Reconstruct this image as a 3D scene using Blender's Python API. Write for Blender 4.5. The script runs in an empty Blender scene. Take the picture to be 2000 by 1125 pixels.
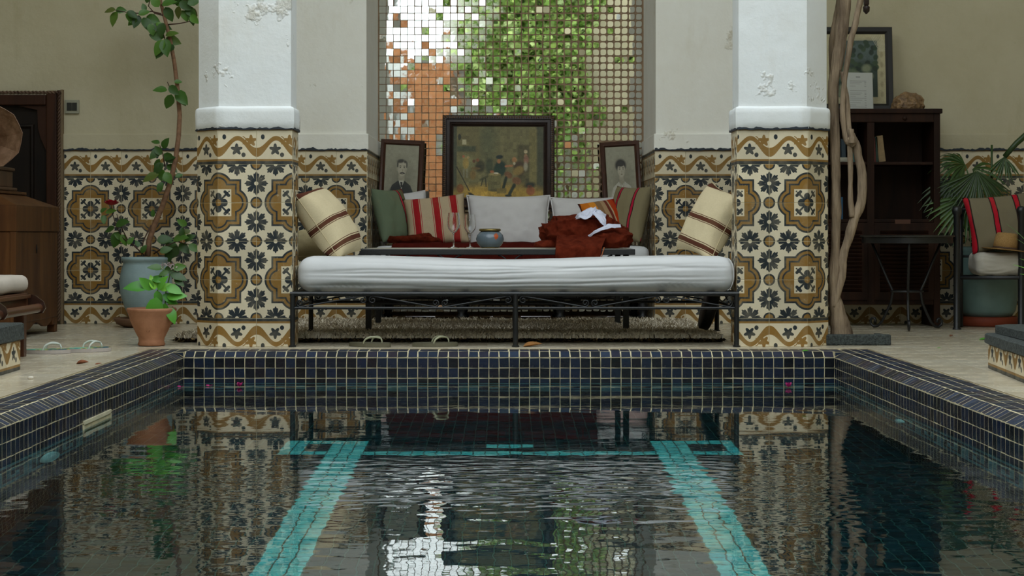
import bpy, bmesh, math, random
import numpy as np
from mathutils import Vector, Matrix, noise

random.seed(11)
RNG = np.random.default_rng(5)
SC = bpy.context.scene
COL = SC.collection
PI = math.pi

# ------------------------------------------------------------------ camera
# photograph taken as 2000 x 1125; focal length 3420 px, eye 0.592 m over the paving
F, CX, CY, CH = 3420.0, 990.0, 455.0, 0.592
cam_d = bpy.data.cameras.new('camera')
cam_d.sensor_width = 36.0
cam_d.lens = 36.0 * F / 2000.0
cam_d.shift_x = (1000.0 - CX) / 2000.0
cam_d.shift_y = -(562.5 - CY) / 2000.0
cam_d.clip_end = 200
cam = bpy.data.objects.new('camera', cam_d)
COL.objects.link(cam)
cam.location = (0, 0, CH)
cam.rotation_euler = (PI / 2, 0, 0)
SC.camera = cam

# ------------------------------------------------------------------ sky, exposure
world = bpy.data.worlds.new('overcast_sky')
SC.world = world
world.use_nodes = True
bg = world.node_tree.nodes['Background']
bg.inputs['Color'].default_value = (0.88, 0.96, 1.0, 1)
bg.inputs['Strength'].default_value = 1.0
# portal over the open courtyard: only guides sampling of the sky
pl = bpy.data.lights.new('courtyard_sky_portal', 'AREA')
pl.shape = 'RECTANGLE'
pl.size, pl.size_y = 5.0, 12.6
pl.cycles.is_portal = True
po = bpy.data.objects.new('courtyard_sky_portal', pl)
COL.objects.link(po)
po.location = (0, 2.8, 4.85)
SC.view_settings.view_transform = 'Standard'
SC.view_settings.look = 'None'
SC.view_settings.gamma = 1.0
SC.view_settings.use_curve_mapping = False
SC.view_settings.exposure = 1.42
SC.cycles.use_denoising = True
SC.cycles.max_bounces = 14
SC.cycles.diffuse_bounces = 4
SC.cycles.glossy_bounces = 8
SC.cycles.transmission_bounces = 8
SC.cycles.sample_clamp_indirect = 8.0
SC.cycles.caustics_reflective = True
SC.cycles.caustics_refractive = True


def W(px, py, Y):
    return Vector(((px - CX) * Y / F, Y, CH - (py - CY) * Y / F))


def gy(py, z=0.0):
    """distance at which height z shows at image row py"""
    return F * (CH - z) / (py - CY)


def lin(c):
    def f(x):
        return x / 12.92 if x <= 0.04045 else ((x + 0.055) / 1.055) ** 2.4
    if isinstance(c, str):
        c = [int(c[i:i + 2], 16) / 255 for i in (0, 2, 4)]
    return tuple(f(x) for x in c[:3])


# ------------------------------------------------------------------ node helper
class S:
    def __init__(self, nt, sock):
        self.nt, self.s = nt, sock

    def _m(self, op, *args):
        return math_node(self.nt, op, self, *args)

    def __add__(self, o): return self._m('ADD', o)
    __radd__ = __add__
    def __sub__(self, o): return self._m('SUBTRACT', o)
    def __rsub__(self, o): return math_node(self.nt, 'SUBTRACT', o, self)
    def __mul__(self, o): return self._m('MULTIPLY', o)
    __rmul__ = __mul__
    def __truediv__(self, o): return self._m('DIVIDE', o)
    def __lt__(self, o): return self._m('LESS_THAN', o)
    def __gt__(self, o): return self._m('GREATER_THAN', o)
    def min(self, o): return self._m('MINIMUM', o)
    def max(self, o): return self._m('MAXIMUM', o)
    def abs(self): return self._m('ABSOLUTE')
    def sqrt(self): return self._m('SQRT')
    def cos(self): return self._m('COSINE')
    def sin(self): return self._m('SINE')
    def fract(self): return self._m('FRACT')
    def atan2(self, o): return self._m('ARCTAN2', o)


def math_node(nt, op, *args):
    n = nt.nodes.new('ShaderNodeMath')
    n.operation = op
    for i, a in enumerate(args):
        if isinstance(a, S):
            nt.links.new(a.s, n.inputs[i])
        else:
            n.inputs[i].default_value = float(a)
    return S(nt, n.outputs[0])


class Mat:
    def __init__(self, name, rough=0.6, metal=0.0, spec=0.5):
        self.m = bpy.data.materials.new(name)
        self.m.use_nodes = True
        self.nt = self.m.node_tree
        self.p = self.nt.nodes['Principled BSDF']
        self.p.inputs['Roughness'].default_value = rough
        self.p.inputs['Metallic'].default_value = metal
        self.p.inputs['Specular IOR Level'].default_value = spec

    def node(self, t, **kw):
        n = self.nt.nodes.new(t)
        for k, v in kw.items():
            setattr(n, k, v)
        return n

    def link(self, a, b):
        self.nt.links.new(a.s if isinstance(a, S) else a, b)

    def set(self, inp, v):
        i = inp if not isinstance(inp, str) else self.p.inputs[inp]
        if isinstance(v, S):
            self.nt.links.new(v.s, i)
        elif hasattr(v, 'is_output'):
            self.nt.links.new(v, i)
        elif isinstance(v, (tuple, list)) and len(v) == 3 and i.type == 'RGBA':
            i.default_value = (*v, 1)
        else:
            i.default_value = v

    def coord(self, kind='Object'):
        if not hasattr(self, '_tc'):
            self._tc = self.node('ShaderNodeTexCoord')
        return self._tc.outputs[kind]

    def xyz(self, kind='Object'):
        n = self.node('ShaderNodeSeparateXYZ')
        self.link(self.coord(kind), n.inputs[0])
        return [S(self.nt, o) for o in n.outputs]

    def scaled(self, sc, kind='Object'):
        n = self.node('ShaderNodeMapping')
        self.link(self.coord(kind), n.inputs['Vector'])
        n.inputs['Scale'].default_value = sc
        return n.outputs[0]

    def noise(self, scale=5, detail=4, rough=0.6, vec=None, dist=0.0):
        n = self.node('ShaderNodeTexNoise')
        self.link(vec if vec is not None else self.coord(), n.inputs['Vector'])
        n.inputs['Scale'].default_value = scale
        n.inputs['Detail'].default_value = detail
        n.inputs['Roughness'].default_value = rough
        n.inputs['Distortion'].default_value = dist
        return S(self.nt, n.outputs['Fac'])

    def mix(self, fac, a, b, blend='MIX'):
        n = self.node('ShaderNodeMix', data_type='RGBA', blend_type=blend)
        self.set(n.inputs[0], fac)
        self.set(n.inputs[6], a)
        self.set(n.inputs[7], b)
        return n.outputs[2]

    def ramp(self, fac, stops, interp='LINEAR'):
        n = self.node('ShaderNodeValToRGB')
        n.color_ramp.interpolation = interp
        self.set(n.inputs[0], fac)
        el = n.color_ramp.elements
        while len(el) < len(stops):
            el.new(0.5)
        for e, (p, c) in zip(el, stops):
            e.position = p
            e.color = (*c, 1) if len(c) == 3 else c
        return n.outputs[0]

    def rng(self, fac, a, b, c=0.0, d=1.0):
        n = self.node('ShaderNodeMapRange')
        self.set(n.inputs[0], fac)
        for i, v in enumerate((a, b, c, d)):
            n.inputs[i + 1].default_value = v
        return S(self.nt, n.outputs[0])

    def bump(self, h, strength=0.3, dist=0.01):
        n = self.node('ShaderNodeBump')
        n.inputs['Strength'].default_value = strength
        n.inputs['Distance'].default_value = dist
        self.set(n.inputs['Height'], h)
        if getattr(self, '_bump', None):
            self.link(self._bump, n.inputs['Normal'])
        self._bump = n.outputs[0]
        self.link(n.outputs[0], self.p.inputs['Normal'])
        return n

    def rnd(self):
        oi = self.node('ShaderNodeObjectInfo')
        ge = self.node('ShaderNodeNewGeometry')
        return (S(self.nt, oi.outputs['Random']) + S(self.nt, ge.outputs['Random Per Island'])).fract()

    def color(self, c):
        self.set('Base Color', c)
        return self


MATS = {}


def simple(name, c, rough=0.6, metal=0.0, var=0.15, scale=8.0, bump=0.1, bscale=60.0, spec=0.5, bdist=0.004, stretch=(1, 1, 1), c2=None):
    """plain material: colour with cloudy variation and fine relief"""
    if name in MATS:
        return MATS[name]
    m = Mat(name, rough, metal, spec)
    c = lin(c) if (isinstance(c, str) or max(c) <= 1) else c
    a = tuple(x * (1 - var) for x in c)
    b = lin(c2) if c2 else tuple(min(1, x * (1 + var)) for x in c)
    v = m.scaled(stretch)
    m.color(m.mix(m.rng(m.noise(scale, 5, 0.6, v), 0.3, 0.7), a, b))
    if bump:
        m.bump(m.noise(bscale, 3, 0.6, v), bump, bdist)
    MATS[name] = m.m
    return m.m


# ------------------------------------------------------------------ mesh builder
class MB:
    def __init__(self):
        self.v, self.f = [], []

    def add(self, vs, fs):
        o = len(self.v)
        self.v += [tuple(p) for p in vs]
        self.f += [tuple(i + o for i in f) for f in fs]
        return self

    def box(self, a, b, bev=0.0):
        x0, y0, z0 = a
        x1, y1, z1 = b
        if bev <= 0:
            return self.add([(x0, y0, z0), (x1, y0, z0), (x1, y1, z0), (x0, y1, z0), (x0, y0, z1), (x1, y0, z1), (x1, y1, z1), (x0, y1, z1)],
                            [(0, 3, 2, 1), (4, 5, 6, 7), (0, 1, 5, 4), (1, 2, 6, 5), (2, 3, 7, 6), (3, 0, 4, 7)])
        bm = bmesh.new()
        bmesh.ops.create_cube(bm, size=1)
        for v in bm.verts:
            v.co = Vector(((x0 + x1) / 2 + v.co.x * (x1 - x0), (y0 + y1) / 2 + v.co.y * (y1 - y0), (z0 + z1) / 2 + v.co.z * (z1 - z0)))
        bmesh.ops.bevel(bm, geom=bm.edges[:], offset=bev, segments=2, profile=0.5, affect='EDGES')
        return self.bm(bm)

    def bm(self, bm):
        bm.verts.index_update()
        self.add([v.co[:] for v in bm.verts], [[v.index for v in f.verts] for f in bm.faces])
        bm.free()
        return self

    def tube(self, pts, rad, n=8, cap=True):
        pts = [Vector(p) for p in pts]
        if not hasattr(rad, '__len__'):
            rad = [rad] * len(pts)
        t = (pts[1] - pts[0]).normalized()
        up = Vector((0, 0, 1)) if abs(t.z) < 0.9 else Vector((1, 0, 0))
        nx = t.cross(up).normalized()
        vs, fs = [], []
        for i, p in enumerate(pts):
            if i == 0:
                tt = pts[1] - pts[0]
            elif i == len(pts) - 1:
                tt = pts[-1] - pts[-2]
            else:
                tt = pts[i + 1] - pts[i - 1]
            if tt.length < 1e-9:
                tt = t
            tt.normalize()
            nx = (nx - tt * nx.dot(tt))
            nx = nx.normalized() if nx.length > 1e-6 else tt.orthogonal().normalized()
            ny = tt.cross(nx)
            for k in range(n):
                a = 2 * PI * k / n
                vs.append(p + (nx * math.cos(a) + ny * math.sin(a)) * rad[i])
        for i in range(len(pts) - 1):
            for k in range(n):
                fs.append((i * n + k, i * n + (k + 1) % n, (i + 1) * n + (k + 1) % n, (i + 1) * n + k))
        if cap:
            fs.append(tuple(range(n - 1, -1, -1)))
            fs.append(tuple((len(pts) - 1) * n + k for k in range(n)))
        return self.add(vs, fs)

    def lathe(self, prof, c=(0, 0, 0), n=32, sq=(1, 1)):
        """prof: list of (radius, height) from bottom to top around the z axis"""
        vs, fs = [], []
        for r, z in prof:
            for k in range(n):
                a = 2 * PI * k / n
                vs.append((c[0] + r * math.cos(a) * sq[0], c[1] + r * math.sin(a) * sq[1], c[2] + z))
        for i in range(len(prof) - 1):
            for k in range(n):
                fs.append((i * n + k, i * n + (k + 1) % n, (i + 1) * n + (k + 1) % n, (i + 1) * n + k))
        fs.append(tuple(range(n - 1, -1, -1)))
        fs.append(tuple((len(prof) - 1) * n + k for k in range(n)))
        return self.add(vs, fs)

    def prism(self, outline, z0, z1):
        """outline: list of (x, y); upright walls from z0 to z1"""
        n = len(outline)
        vs = [(x, y, z0) for x, y in outline] + [(x, y, z1) for x, y in outline]
        fs = [(i, (i + 1) % n, n + (i + 1) % n, n + i) for i in range(n)]
        fs += [tuple(range(n - 1, -1, -1)), tuple(range(n, 2 * n))]
        return self.add(vs, fs)

    def rbox(self, w, d, h, r, res=(12, 8, 6), fn=None, c=(0, 0, 0)):
        """soft box (rounded by r), centred on c, with a relief function of the point"""
        hw, hd, hh = w / 2, d / 2, h / 2
        idx = {}
        vs, fs = [], []

        def vid(i, j, k):
            key = (i, j, k)
            if key not in idx:
                p = Vector((-hw + w * i / res[0], -hd + d * j / res[1], -hh + h * k / res[2]))
                q = Vector((max(-hw + r, min(hw - r, p.x)), max(-hd + r, min(hd - r, p.y)), max(-hh + r, min(hh - r, p.z))))
                dlt = p - q
                if dlt.length > 1e-9:
                    nrm = dlt.normalized()
                    p2 = q + nrm * r
                else:
                    nrm = Vector((0, 0, 0))
                    p2 = p
                if fn:
                    p2 = fn(p2, nrm)
                idx[key] = len(vs)
                vs.append((p2.x + c[0], p2.y + c[1], p2.z + c[2]))
            return idx[key]
        a, b, e = res
        for i in range(a):
            for j in range(b):
                fs.append((vid(i, j, 0), vid(i, j + 1, 0), vid(i + 1, j + 1, 0), vid(i + 1, j, 0)))
                fs.append((vid(i, j, e), vid(i + 1, j, e), vid(i + 1, j + 1, e), vid(i, j + 1, e)))
        for i in range(a):
            for k in range(e):
                fs.append((vid(i, 0, k), vid(i + 1, 0, k), vid(i + 1, 0, k + 1), vid(i, 0, k + 1)))
                fs.append((vid(i, b, k), vid(i, b, k + 1), vid(i + 1, b, k + 1), vid(i + 1, b, k)))
        for j in range(b):
            for k in range(e):
                fs.append((vid(0, j, k), vid(0, j, k + 1), vid(0, j + 1, k + 1), vid(0, j + 1, k)))
                fs.append((vid(a, j, k), vid(a, j + 1, k), vid(a, j + 1, k + 1), vid(a, j, k + 1)))
        return self.add(vs, fs)

    def leaf(self, base, tip, nrm, width, droop=0.15, fold=0.25, seg=6, serr=0.0):
        base, tip, nrm = Vector(base), Vector(tip), Vector(nrm)
        ax = tip - base
        L = ax.length
        t = ax.normalized()
        side = t.cross(nrm)
        side = side.normalized() if side.length > 1e-6 else t.orthogonal().normalized()
        up = side.cross(t).normalized()
        vs, fs = [], []
        for i in range(seg + 1):
            s = i / seg
            wd = width / 2 * (math.sin(PI * s ** 0.78) ** 0.85 if 0 < s < 1 else 0.0)
            if serr and i % 2:
                wd *= 1 + serr
            p = base + t * (L * s) - up * (droop * L * s * s)
            vs += [p + side * wd + up * (fold * wd), p, p - side * wd + up * (fold * wd)]
        for i in range(seg):
            a = i * 3
            fs += [(a, a + 1, a + 4, a + 3), (a + 1, a + 2, a + 5, a + 4)]
        return self.add(vs, fs)

    def mesh(self, name, smooth=True):
        me = bpy.data.meshes.new(name)
        me.from_pydata(self.v, [], self.f)
        me.update()
        if smooth:
            me.shade_smooth()
        return me


WM = {}


def link(o, parent=None, M=None):
    COL.objects.link(o)
    M = M if M is not None else Matrix.Identity(4)
    o.matrix_basis = M
    WM[o] = M.copy()
    if parent is not None:
        o.parent = parent
        o.matrix_parent_inverse = WM[parent].inverted()
    return o


def obj(name, mb, mat, parent=None, smooth=True, M=None, auto=None, solid=0.0, kind=None, label=None):
    me = mb if isinstance(mb, bpy.types.Mesh) else mb.mesh(name, smooth)
    if mat is not None and not me.materials:
        me.materials.append(mat)
    o = bpy.data.objects.new(name, me)
    link(o, parent, M)
    if auto:
        me.set_sharp_from_angle(angle=math.radians(auto))
    if solid:
        md = o.modifiers.new('thickness', 'SOLIDIFY')
        md.thickness = solid
        md.offset = 0
    if kind:
        o['kind'] = kind
    if label:
        o['label'] = label
    return o


def tag(o, label, cat, group=None):
    o['label'] = label
    o['category'] = cat
    if group:
        o['group'] = group
    return o


def thing(name, label, cat, loc=(0, 0, 0), group=None):
    o = bpy.data.objects.new(name, None)
    o.empty_display_size = 0.05
    link(o, None, Matrix.Translation(Vector(loc)))
    return tag(o, label, cat, group)


def structure(name, mb, mat, label=None, smooth=False, M=None):
    o = obj(name, mb, mat, None, smooth, M)
    o['kind'] = 'structure'
    if label:
        o['label'] = label
    return o


def frame(loc, x, n):
    """matrix whose local x is about x and local z is the face normal n"""
    n = Vector(n).normalized()
    x = Vector(x)
    x = (x - n * x.dot(n)).normalized()
    y = n.cross(x)
    return Matrix(((x.x, y.x, n.x, loc[0]), (x.y, y.y, n.y, loc[1]), (x.z, y.z, n.z, loc[2]), (0, 0, 0, 1)))


def fbm(x, y, z, o=3):
    return noise.fractal(Vector((x, y, z)), 1.0, 2.0, o)


# ------------------------------------------------------------------ surface materials
def tile_material():
    m = Mat('cement_tile_medallion', 0.45, spec=0.4)
    n = m.node('ShaderNodeSeparateXYZ')
    m.link(m.coord('UV'), n.inputs[0])
    u, v = S(m.nt, n.outputs[0]), S(m.nt, n.outputs[1])

    def circ(cx, cy, r):
        a, b = u - cx, v - cy
        return (a * a + b * b).sqrt() - r

    cream, dark, ochre = lin('d9cdb0'), lin('202a30'), lin('8c682d')

    def flower(cx, cy):
        a, b = u - cx, v - cy
        r = (a * a + b * b).sqrt()
        th = b.atan2(a)
        R = math_node(m.nt, 'POWER', (th * 4.0).cos().abs(), 0.55) * 0.155 + (th * 24.0).cos() * 0.018 + 0.135
        return (r < R) * (r > 0.05)
    c = cream
    c = m.mix(flower(0.5, 1.0).max(flower(1.0, 0.5)), c, dark)
    rings = circ(0, 1, 0).min(circ(1, 0, 0)).min(circ(1, 1, 0))
    c = m.mix(rings < 0.15, c, dark)
    c = m.mix(rings < 0.105, c, ochre)
    sq = u.max(v)
    d = (sq - 0.61).min(circ(0, 0.41, 0.38)).min(circ(0.41, 0, 0.38))
    c = m.mix(d < 0.0, c, dark)
    c = m.mix(d < -0.05, c, ochre)
    c = m.mix(d < -0.118, c, dark)
    c = m.mix(d < -0.162, c, ochre)
    c = m.mix(sq < 0.35, c, cream)
    fl = circ(0.16, 0, 0.095).min(circ(0, 0.16, 0.095))
    stalk = ((u - v).abs() - 0.036).max(u + v - 0.5)
    tip = circ(0.23, 0.23, 0.056).min(circ(0.28, 0.185, 0.042)).min(circ(0.185, 0.28, 0.042)).min(circ(0.29, 0.29, 0.022))
    c = m.mix(fl.min(stalk).min(tip) < 0.0, c, dark)
    c = m.mix(circ(0, 0, 0.085) < 0.0, c, ochre)
    # wear: cloudy fading and small chips
    oi = m.node('ShaderNodeObjectInfo')
    off = m.node('ShaderNodeVectorMath', operation='ADD')
    m.link(m.coord('Object'), off.inputs[0])
    comb = m.node('ShaderNodeCombineXYZ')
    m.link((S(m.nt, oi.outputs['Random']) * 37.0), comb.inputs[0])
    m.link((S(m.nt, oi.outputs['Random']) * 91.0), comb.inputs[1])
    m.link(comb.outputs[0], off.inputs[1])
    w1 = m.noise(14, 5, 0.65, off.outputs[0])
    c = m.mix(m.rng(w1, 0.45, 0.8, 0.0, 0.35), c, lin('b5a888'))
    c = m.mix(m.rng(m.noise(55, 3, 0.6, off.outputs[0]), 0.66, 0.72, 0, 0.4), c, lin('cfc0a0'))
    val = (S(m.nt, oi.outputs['Random']) * 0.22) + 0.86
    hs = m.node('ShaderNodeHueSaturation')
    m.link(val, hs.inputs['Value'])
    m.link(c, hs.inputs['Color'])
    m.color(hs.outputs[0])
    m.set('Roughness', m.rng(w1, 0.3, 0.7, 0.3, 0.6))
    m.bump(m.noise(90, 3, 0.6, off.outputs[0]), 0.12, 0.002)
    return m.m


def border_material():
    m = Mat('cement_tile_vine_border', 0.45, spec=0.4)
    n = m.node('ShaderNodeSeparateXYZ')
    m.link(m.coord('UV'), n.inputs[0])
    X, Y = S(m.nt, n.outputs[0]) * 20.0, S(m.nt, n.outputs[1]) * 18.3
    cream, dark, ochre = lin('d9cdb0'), lin('202a30'), lin('8c682d')

    def star(cx, cy, r, amp, k, ph):
        a, b = X - cx, Y - cy
        rr = (a * a + b * b).sqrt()
        return rr < (((b.atan2(a) - ph) * k).cos() * amp + r)

    def bud(cx, cy, a, b):
        p, q = (X - cx) / a, (Y - cy) / b
        return (p * p + q * q) < 1.0
    ph = (X - 10.3) * (2 * PI / 20)
    yc = ph.cos() * 3.7 + 9.8
    thick = 1.4 - ph.cos() * 0.45
    vine = (Y - yc).abs() * 0.78 < thick
    c = cream
    c = m.mix(vine, c, ochre)
    tendril = ((X - 12.6) * (X - 12.6) + (Y - 12.4) * (Y - 12.4)).sqrt()
    c = m.mix(((tendril - 2.0).abs() < 0.25) * (X > 12.9), c, ochre)
    c = m.mix(star(17.3, 12.2, 2.45, 0.7, 5.0, PI / 2), c, ochre)
    c = m.mix(star(9.8, 7.6, 2.45, 0.75, 5.0, PI / 2), c, dark)
    c = m.mix(bud(3.3, 14.2, 1.0, 1.35).max(bud(13.4, 4.8, 1.1, 1.2)), c, dark)
    c = m.mix(Y < 2.55, c, ochre)
    c = m.mix(Y < 1.45, c, dark)
    c = m.mix(Y > 17.6, c, ochre)
    oi = m.node('ShaderNodeObjectInfo')
    w1 = m.noise(9, 5, 0.65)
    c = m.mix(m.rng(w1, 0.45, 0.8, 0.0, 0.35), c, lin('b5a888'))
    val = (S(m.nt, oi.outputs['Random']) * 0.2) + 0.87
    hs = m.node('ShaderNodeHueSaturation')
    m.link(val, hs.inputs['Value'])
    m.link(c, hs.inputs['Color'])
    m.color(hs.outputs[0])
    m.bump(m.noise(90, 3, 0.6), 0.12, 0.002)
    return m.m


def plaster(name, base, stain, dirt=0.35, pl=0.60):
    m = Mat(name, 0.85, spec=0.2)
    a = lin(base)
    c = m.mix(m.rng(m.noise(1.7, 6, 0.65), 0.42, 0.75, 0, dirt), a, lin(stain))
    c = m.mix(m.rng(m.noise(6, 6, 0.7, m.scaled((1, 1, 0.35))), 0.56, 0.8, 0, dirt * 0.9), c, lin(stain))
    c = m.mix(m.rng(m.noise(0.9, 2, 0.5), 0.35, 0.7, 0, 0.22), c, tuple(min(1, x * 1.15) for x in a))
    peel = m.rng(m.noise(2.6, 5, 0.7), pl, pl + 0.06)
    c = m.mix(peel * 0.45, c, lin(stain))
    m.color(c)
    m.bump(peel * m.noise(26, 5, 0.7, None, 1.2), 0.5, 0.03)
    m.bump(m.noise(5, 5, 0.6), 0.35, 0.02)
    m.bump(m.noise(60, 4, 0.65), 0.22, 0.004)
    return m.m


M_TILE = tile_material()
M_BORDER = border_material()
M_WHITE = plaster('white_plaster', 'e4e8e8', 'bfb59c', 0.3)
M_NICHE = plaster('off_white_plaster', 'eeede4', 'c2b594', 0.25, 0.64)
M_CREAM = plaster('cream_plaster', 'b9b196', '93865f', 0.4, 0.68)  # cream paint, darkened further to put shade into the outer back walls
M_GROUT = simple('lime_grout', 'c9bd9c', 0.9, var=0.25, scale=20, bump=0.4, bscale=120)
M_PAINTLINE = simple('black_paint', '1c2630', 0.6, var=0.3, scale=40, bump=0.3)


def pool_tile_material(name, stops, rough=0.12, spec=0.5):
    m = Mat(name, rough, spec=spec)
    r = m.rnd()
    c = m.ramp(r, stops)
    c = m.mix(m.rng(m.noise(35, 3, 0.6), 0.4, 0.75, 0, 0.35), c, lin('10151c'))
    m.color(c)
    m.bump(m.noise(45, 3, 0.5), 0.25, 0.003)
    m.set('Roughness', m.rng(m.noise(20, 3, 0.5), 0.3, 0.7, rough, rough + 0.18))
    return m.m


M_NAVY = pool_tile_material('navy_glazed_tile', [(0.0, lin('0e1218')), (0.25, lin('151c28')), (0.45, lin('1a2740')), (0.62, lin('1d1c25')), (0.8, lin('172538')), (1.0, lin('202c42'))])
M_COPE = pool_tile_material('navy_coping_tile', [(0.0, lin('12161d')), (0.3, lin('1a2230')), (0.5, lin('1f2c44')), (0.68, lin('2a2430')), (0.85, lin('1c2b3f')), (1.0, lin('2c3a52'))], 0.3, 0.3)
M_KEY = pool_tile_material('pale_blue_glazed_tile', [(0, lin('5f8d99')), (0.5, lin('76a3ab')), (1, lin('8ab4b6'))])
M_TURQ = pool_tile_material('turquoise_glazed_tile', [(0, lin('52d4da')), (0.5, lin('6ce6e4')), (1, lin('8cf0ea'))])
M_DEEP = pool_tile_material('deep_teal_floor_tile', [(0, lin('0e2229')), (0.5, lin('122d36')), (1, lin('183842'))])
M_POOLGROUT = simple('pool_grout', 'c9bd98', 0.85, var=0.25, scale=25, bump=0.3, bscale=150, c2='d9cda6')
M_POOLGROUT_UW = simple('pool_floor_grout', '2f5a55', 0.85, var=0.2, scale=25, bump=0.2)


# ------------------------------------------------------------------ pieces (tiles) on surfaces
def face_matrix(c, udir, nrm):
    x = Vector(udir).normalized()
    y = -Vector(nrm).normalized()
    z = x.cross(y)
    return Matrix(((x.x, y.x, z.x, c[0]), (x.y, y.y, z.y, c[1]), (x.z, y.z, z.z, c[2]), (0, 0, 0, 1)))


_TM = {}


def tile_mesh(w, h, t, mat, uv=(0, 0, 1, 1), bev=0.0015, jit=0.0, var=0):
    """one tile: face towards -y, local x/z plane, centred"""
    key = (round(w, 3), round(h, 3), t, mat.name, tuple(round(q, 2) for q in uv), bev, var)
    if key in _TM:
        return _TM[key]
    r = random.Random(hash(key[:3]) + var * 17)
    a, b = w / 2, h / 2
    js = [(r.uniform(-jit, jit), r.uniform(-jit, jit)) for _ in range(4)]
    cs = [(-a, -b), (a, -b), (a, b), (-a, b)]
    cs = [(x + j[0], z + j[1]) for (x, z), j in zip(cs, js)]
    inn = [(x - math.copysign(bev, x), z - math.copysign(bev, z)) for x, z in cs]
    vs = [(x, 0.0, z) for x, z in cs] + [(x, -t + bev, z) for x, z in cs] + [(x, -t, z) for x, z in inn]
    fs = [(8, 9, 10, 11)]
    for i in range(4):
        j = (i + 1) % 4
        fs += [(i, j, 4 + j, 4 + i), (4 + i, 4 + j, 8 + j, 8 + i)]
    me = bpy.data.meshes.new('tile')
    me.from_pydata(vs, [], fs)
    me.update()
    ul = me.uv_layers.new(name='UVMap')
    for lp in me.loops:
        x, _, z = vs[lp.vertex_index]
        s, q = (x + a) / w, (z + b) / h
        ul.data[lp.index].uv = (uv[0] + (uv[2] - uv[0]) * s, uv[1] + (uv[3] - uv[1]) * q)
    me.materials.append(mat)
    _TM[key] = me
    return me


def wobble(M, ang=0.01, off=0.0008, lift=0.0):
    return M @ Matrix.Translation((0, random.uniform(-off, off) - lift, 0)) @ Matrix.Rotation(random.gauss(0, ang), 4, 'X') @ Matrix.Rotation(random.gauss(0, ang), 4, 'Z')


def place_pieces(parent, items, name='tile', keep=300, restname='distant_tiles'):
    """items: (size shown, mesh, matrix); the largest become objects, the rest one joined part"""
    items.sort(key=lambda it: -it[0])
    for _, me, M in items[:keep]:
        o = bpy.data.objects.new(name, me)
        link(o, parent, M)
    rest = items[keep:]
    if rest:
        join_pieces(parent, [(me, M) for _, me, M in rest], restname)


def join_pieces(parent, items, name):
    groups = {}
    for me, M in items:
        groups.setdefault(me.materials[0].name, []).append((me, M))
    for mn, lst in groups.items():
        vs, fs, uvs = [], [], []
        for me, M in lst:
            o = len(vs)
            vs += [(M @ v.co)[:] for v in me.vertices]
            fs += [tuple(i + o for i in p.vertices) for p in me.polygons]
            if me.uv_layers:
                uvs += [d.uv[:] for d in me.uv_layers[0].data]
        nm = bpy.data.meshes.new(name)
        nm.from_pydata(vs, [], fs)
        nm.update()
        if len(uvs) == len(nm.loops):
            ul = nm.uv_layers.new(name='UVMap')
            ul.data.foreach_set('uv', [q for uv in uvs for q in uv])
        nm.materials.append(bpy.data.materials[mn])
        o = bpy.data.objects.new(name, nm)
        link(o, parent)
        o['kind'] = 'stuff'


Z_BASE, Z_TOP, Z_BORD = 0.149, 0.949, 1.132
TT = 0.008


def tile_panel(parent, p0, udir, nrm, length, phase, keep=300, zbase=True):
    """dado of patterned cement tiles; medallion columns at phase + k*0.4 along udir"""
    udir, nrm = Vector(udir).normalized(), Vector(nrm).normalized()
    p0 = Vector((p0[0], p0[1], 0))
    items = []
    a_, b_ = p0 + udir * 0.0005, p0 + udir * (length - 0.0005)
    o_ = nrm * (TT - 0.0022)
    q_ = [a_, b_, b_ + o_, a_ + o_]
    gb = MB().prism([(q.x, q.y) for q in q_][::-1] if (b_ - a_).cross(o_).z < 0 else [(q.x, q.y) for q in q_], 0.001, Z_BORD)
    obj('grout_bed', gb, M_GROUT, parent, False)
    k0 = math.floor((0 - phase) / 0.2) - 1
    g = 0.0022
    for k in range(k0, k0 + int(length / 0.2) + 4):
        a, b = phase + k * 0.2, phase + (k + 1) * 0.2
        ca, cb = max(a, 0), min(b, length)
        if cb - ca < 0.012:
            continue
        med_left = (k % 2 == 0)
        s0, s1 = (ca - a) / 0.2, (cb - a) / 0.2
        if not med_left:
            us = (1 - s0, 1 - s1)
        else:
            us = (s0, s1)
        rows = [(Z_BASE + 0.2 * r, Z_BASE + 0.2 * (r + 1), (r % 2 == 0)) for r in range(4)]
        uc = (ca + cb) / 2
        for z0, z1, top in rows:
            uv = (us[0], 1, us[1], 0) if top else (us[0], 0, us[1], 1)
            me = tile_mesh(cb - ca - g, 0.2 - g, TT, M_TILE, uv)
            c = p0 + udir * uc + Vector((0, 0, (z0 + z1) / 2))
            items.append((1, me, wobble(face_matrix(c, udir, nrm), 0.004, 0.0006)))
        me = tile_mesh(cb - ca - g, Z_BORD - Z_TOP - g, TT, M_BORDER, (s0, 0, s1, 1))
        c = p0 + udir * uc + Vector((0, 0, (Z_TOP + Z_BORD) / 2))
        items.append((1, me, wobble(face_matrix(c, udir, nrm), 0.004, 0.0006)))
        hh = Z_BASE / 0.183
        me = tile_mesh(cb - ca - g, Z_BASE - g, TT, M_BORDER, (s0, hh, s1, 0))
        c = p0 + udir * uc + Vector((0, 0, Z_BASE / 2))
        items.append((1, me, wobble(face_matrix(c, udir, nrm), 0.004, 0.0006)))
    place_pieces(parent, items, 'tile', keep)


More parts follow.
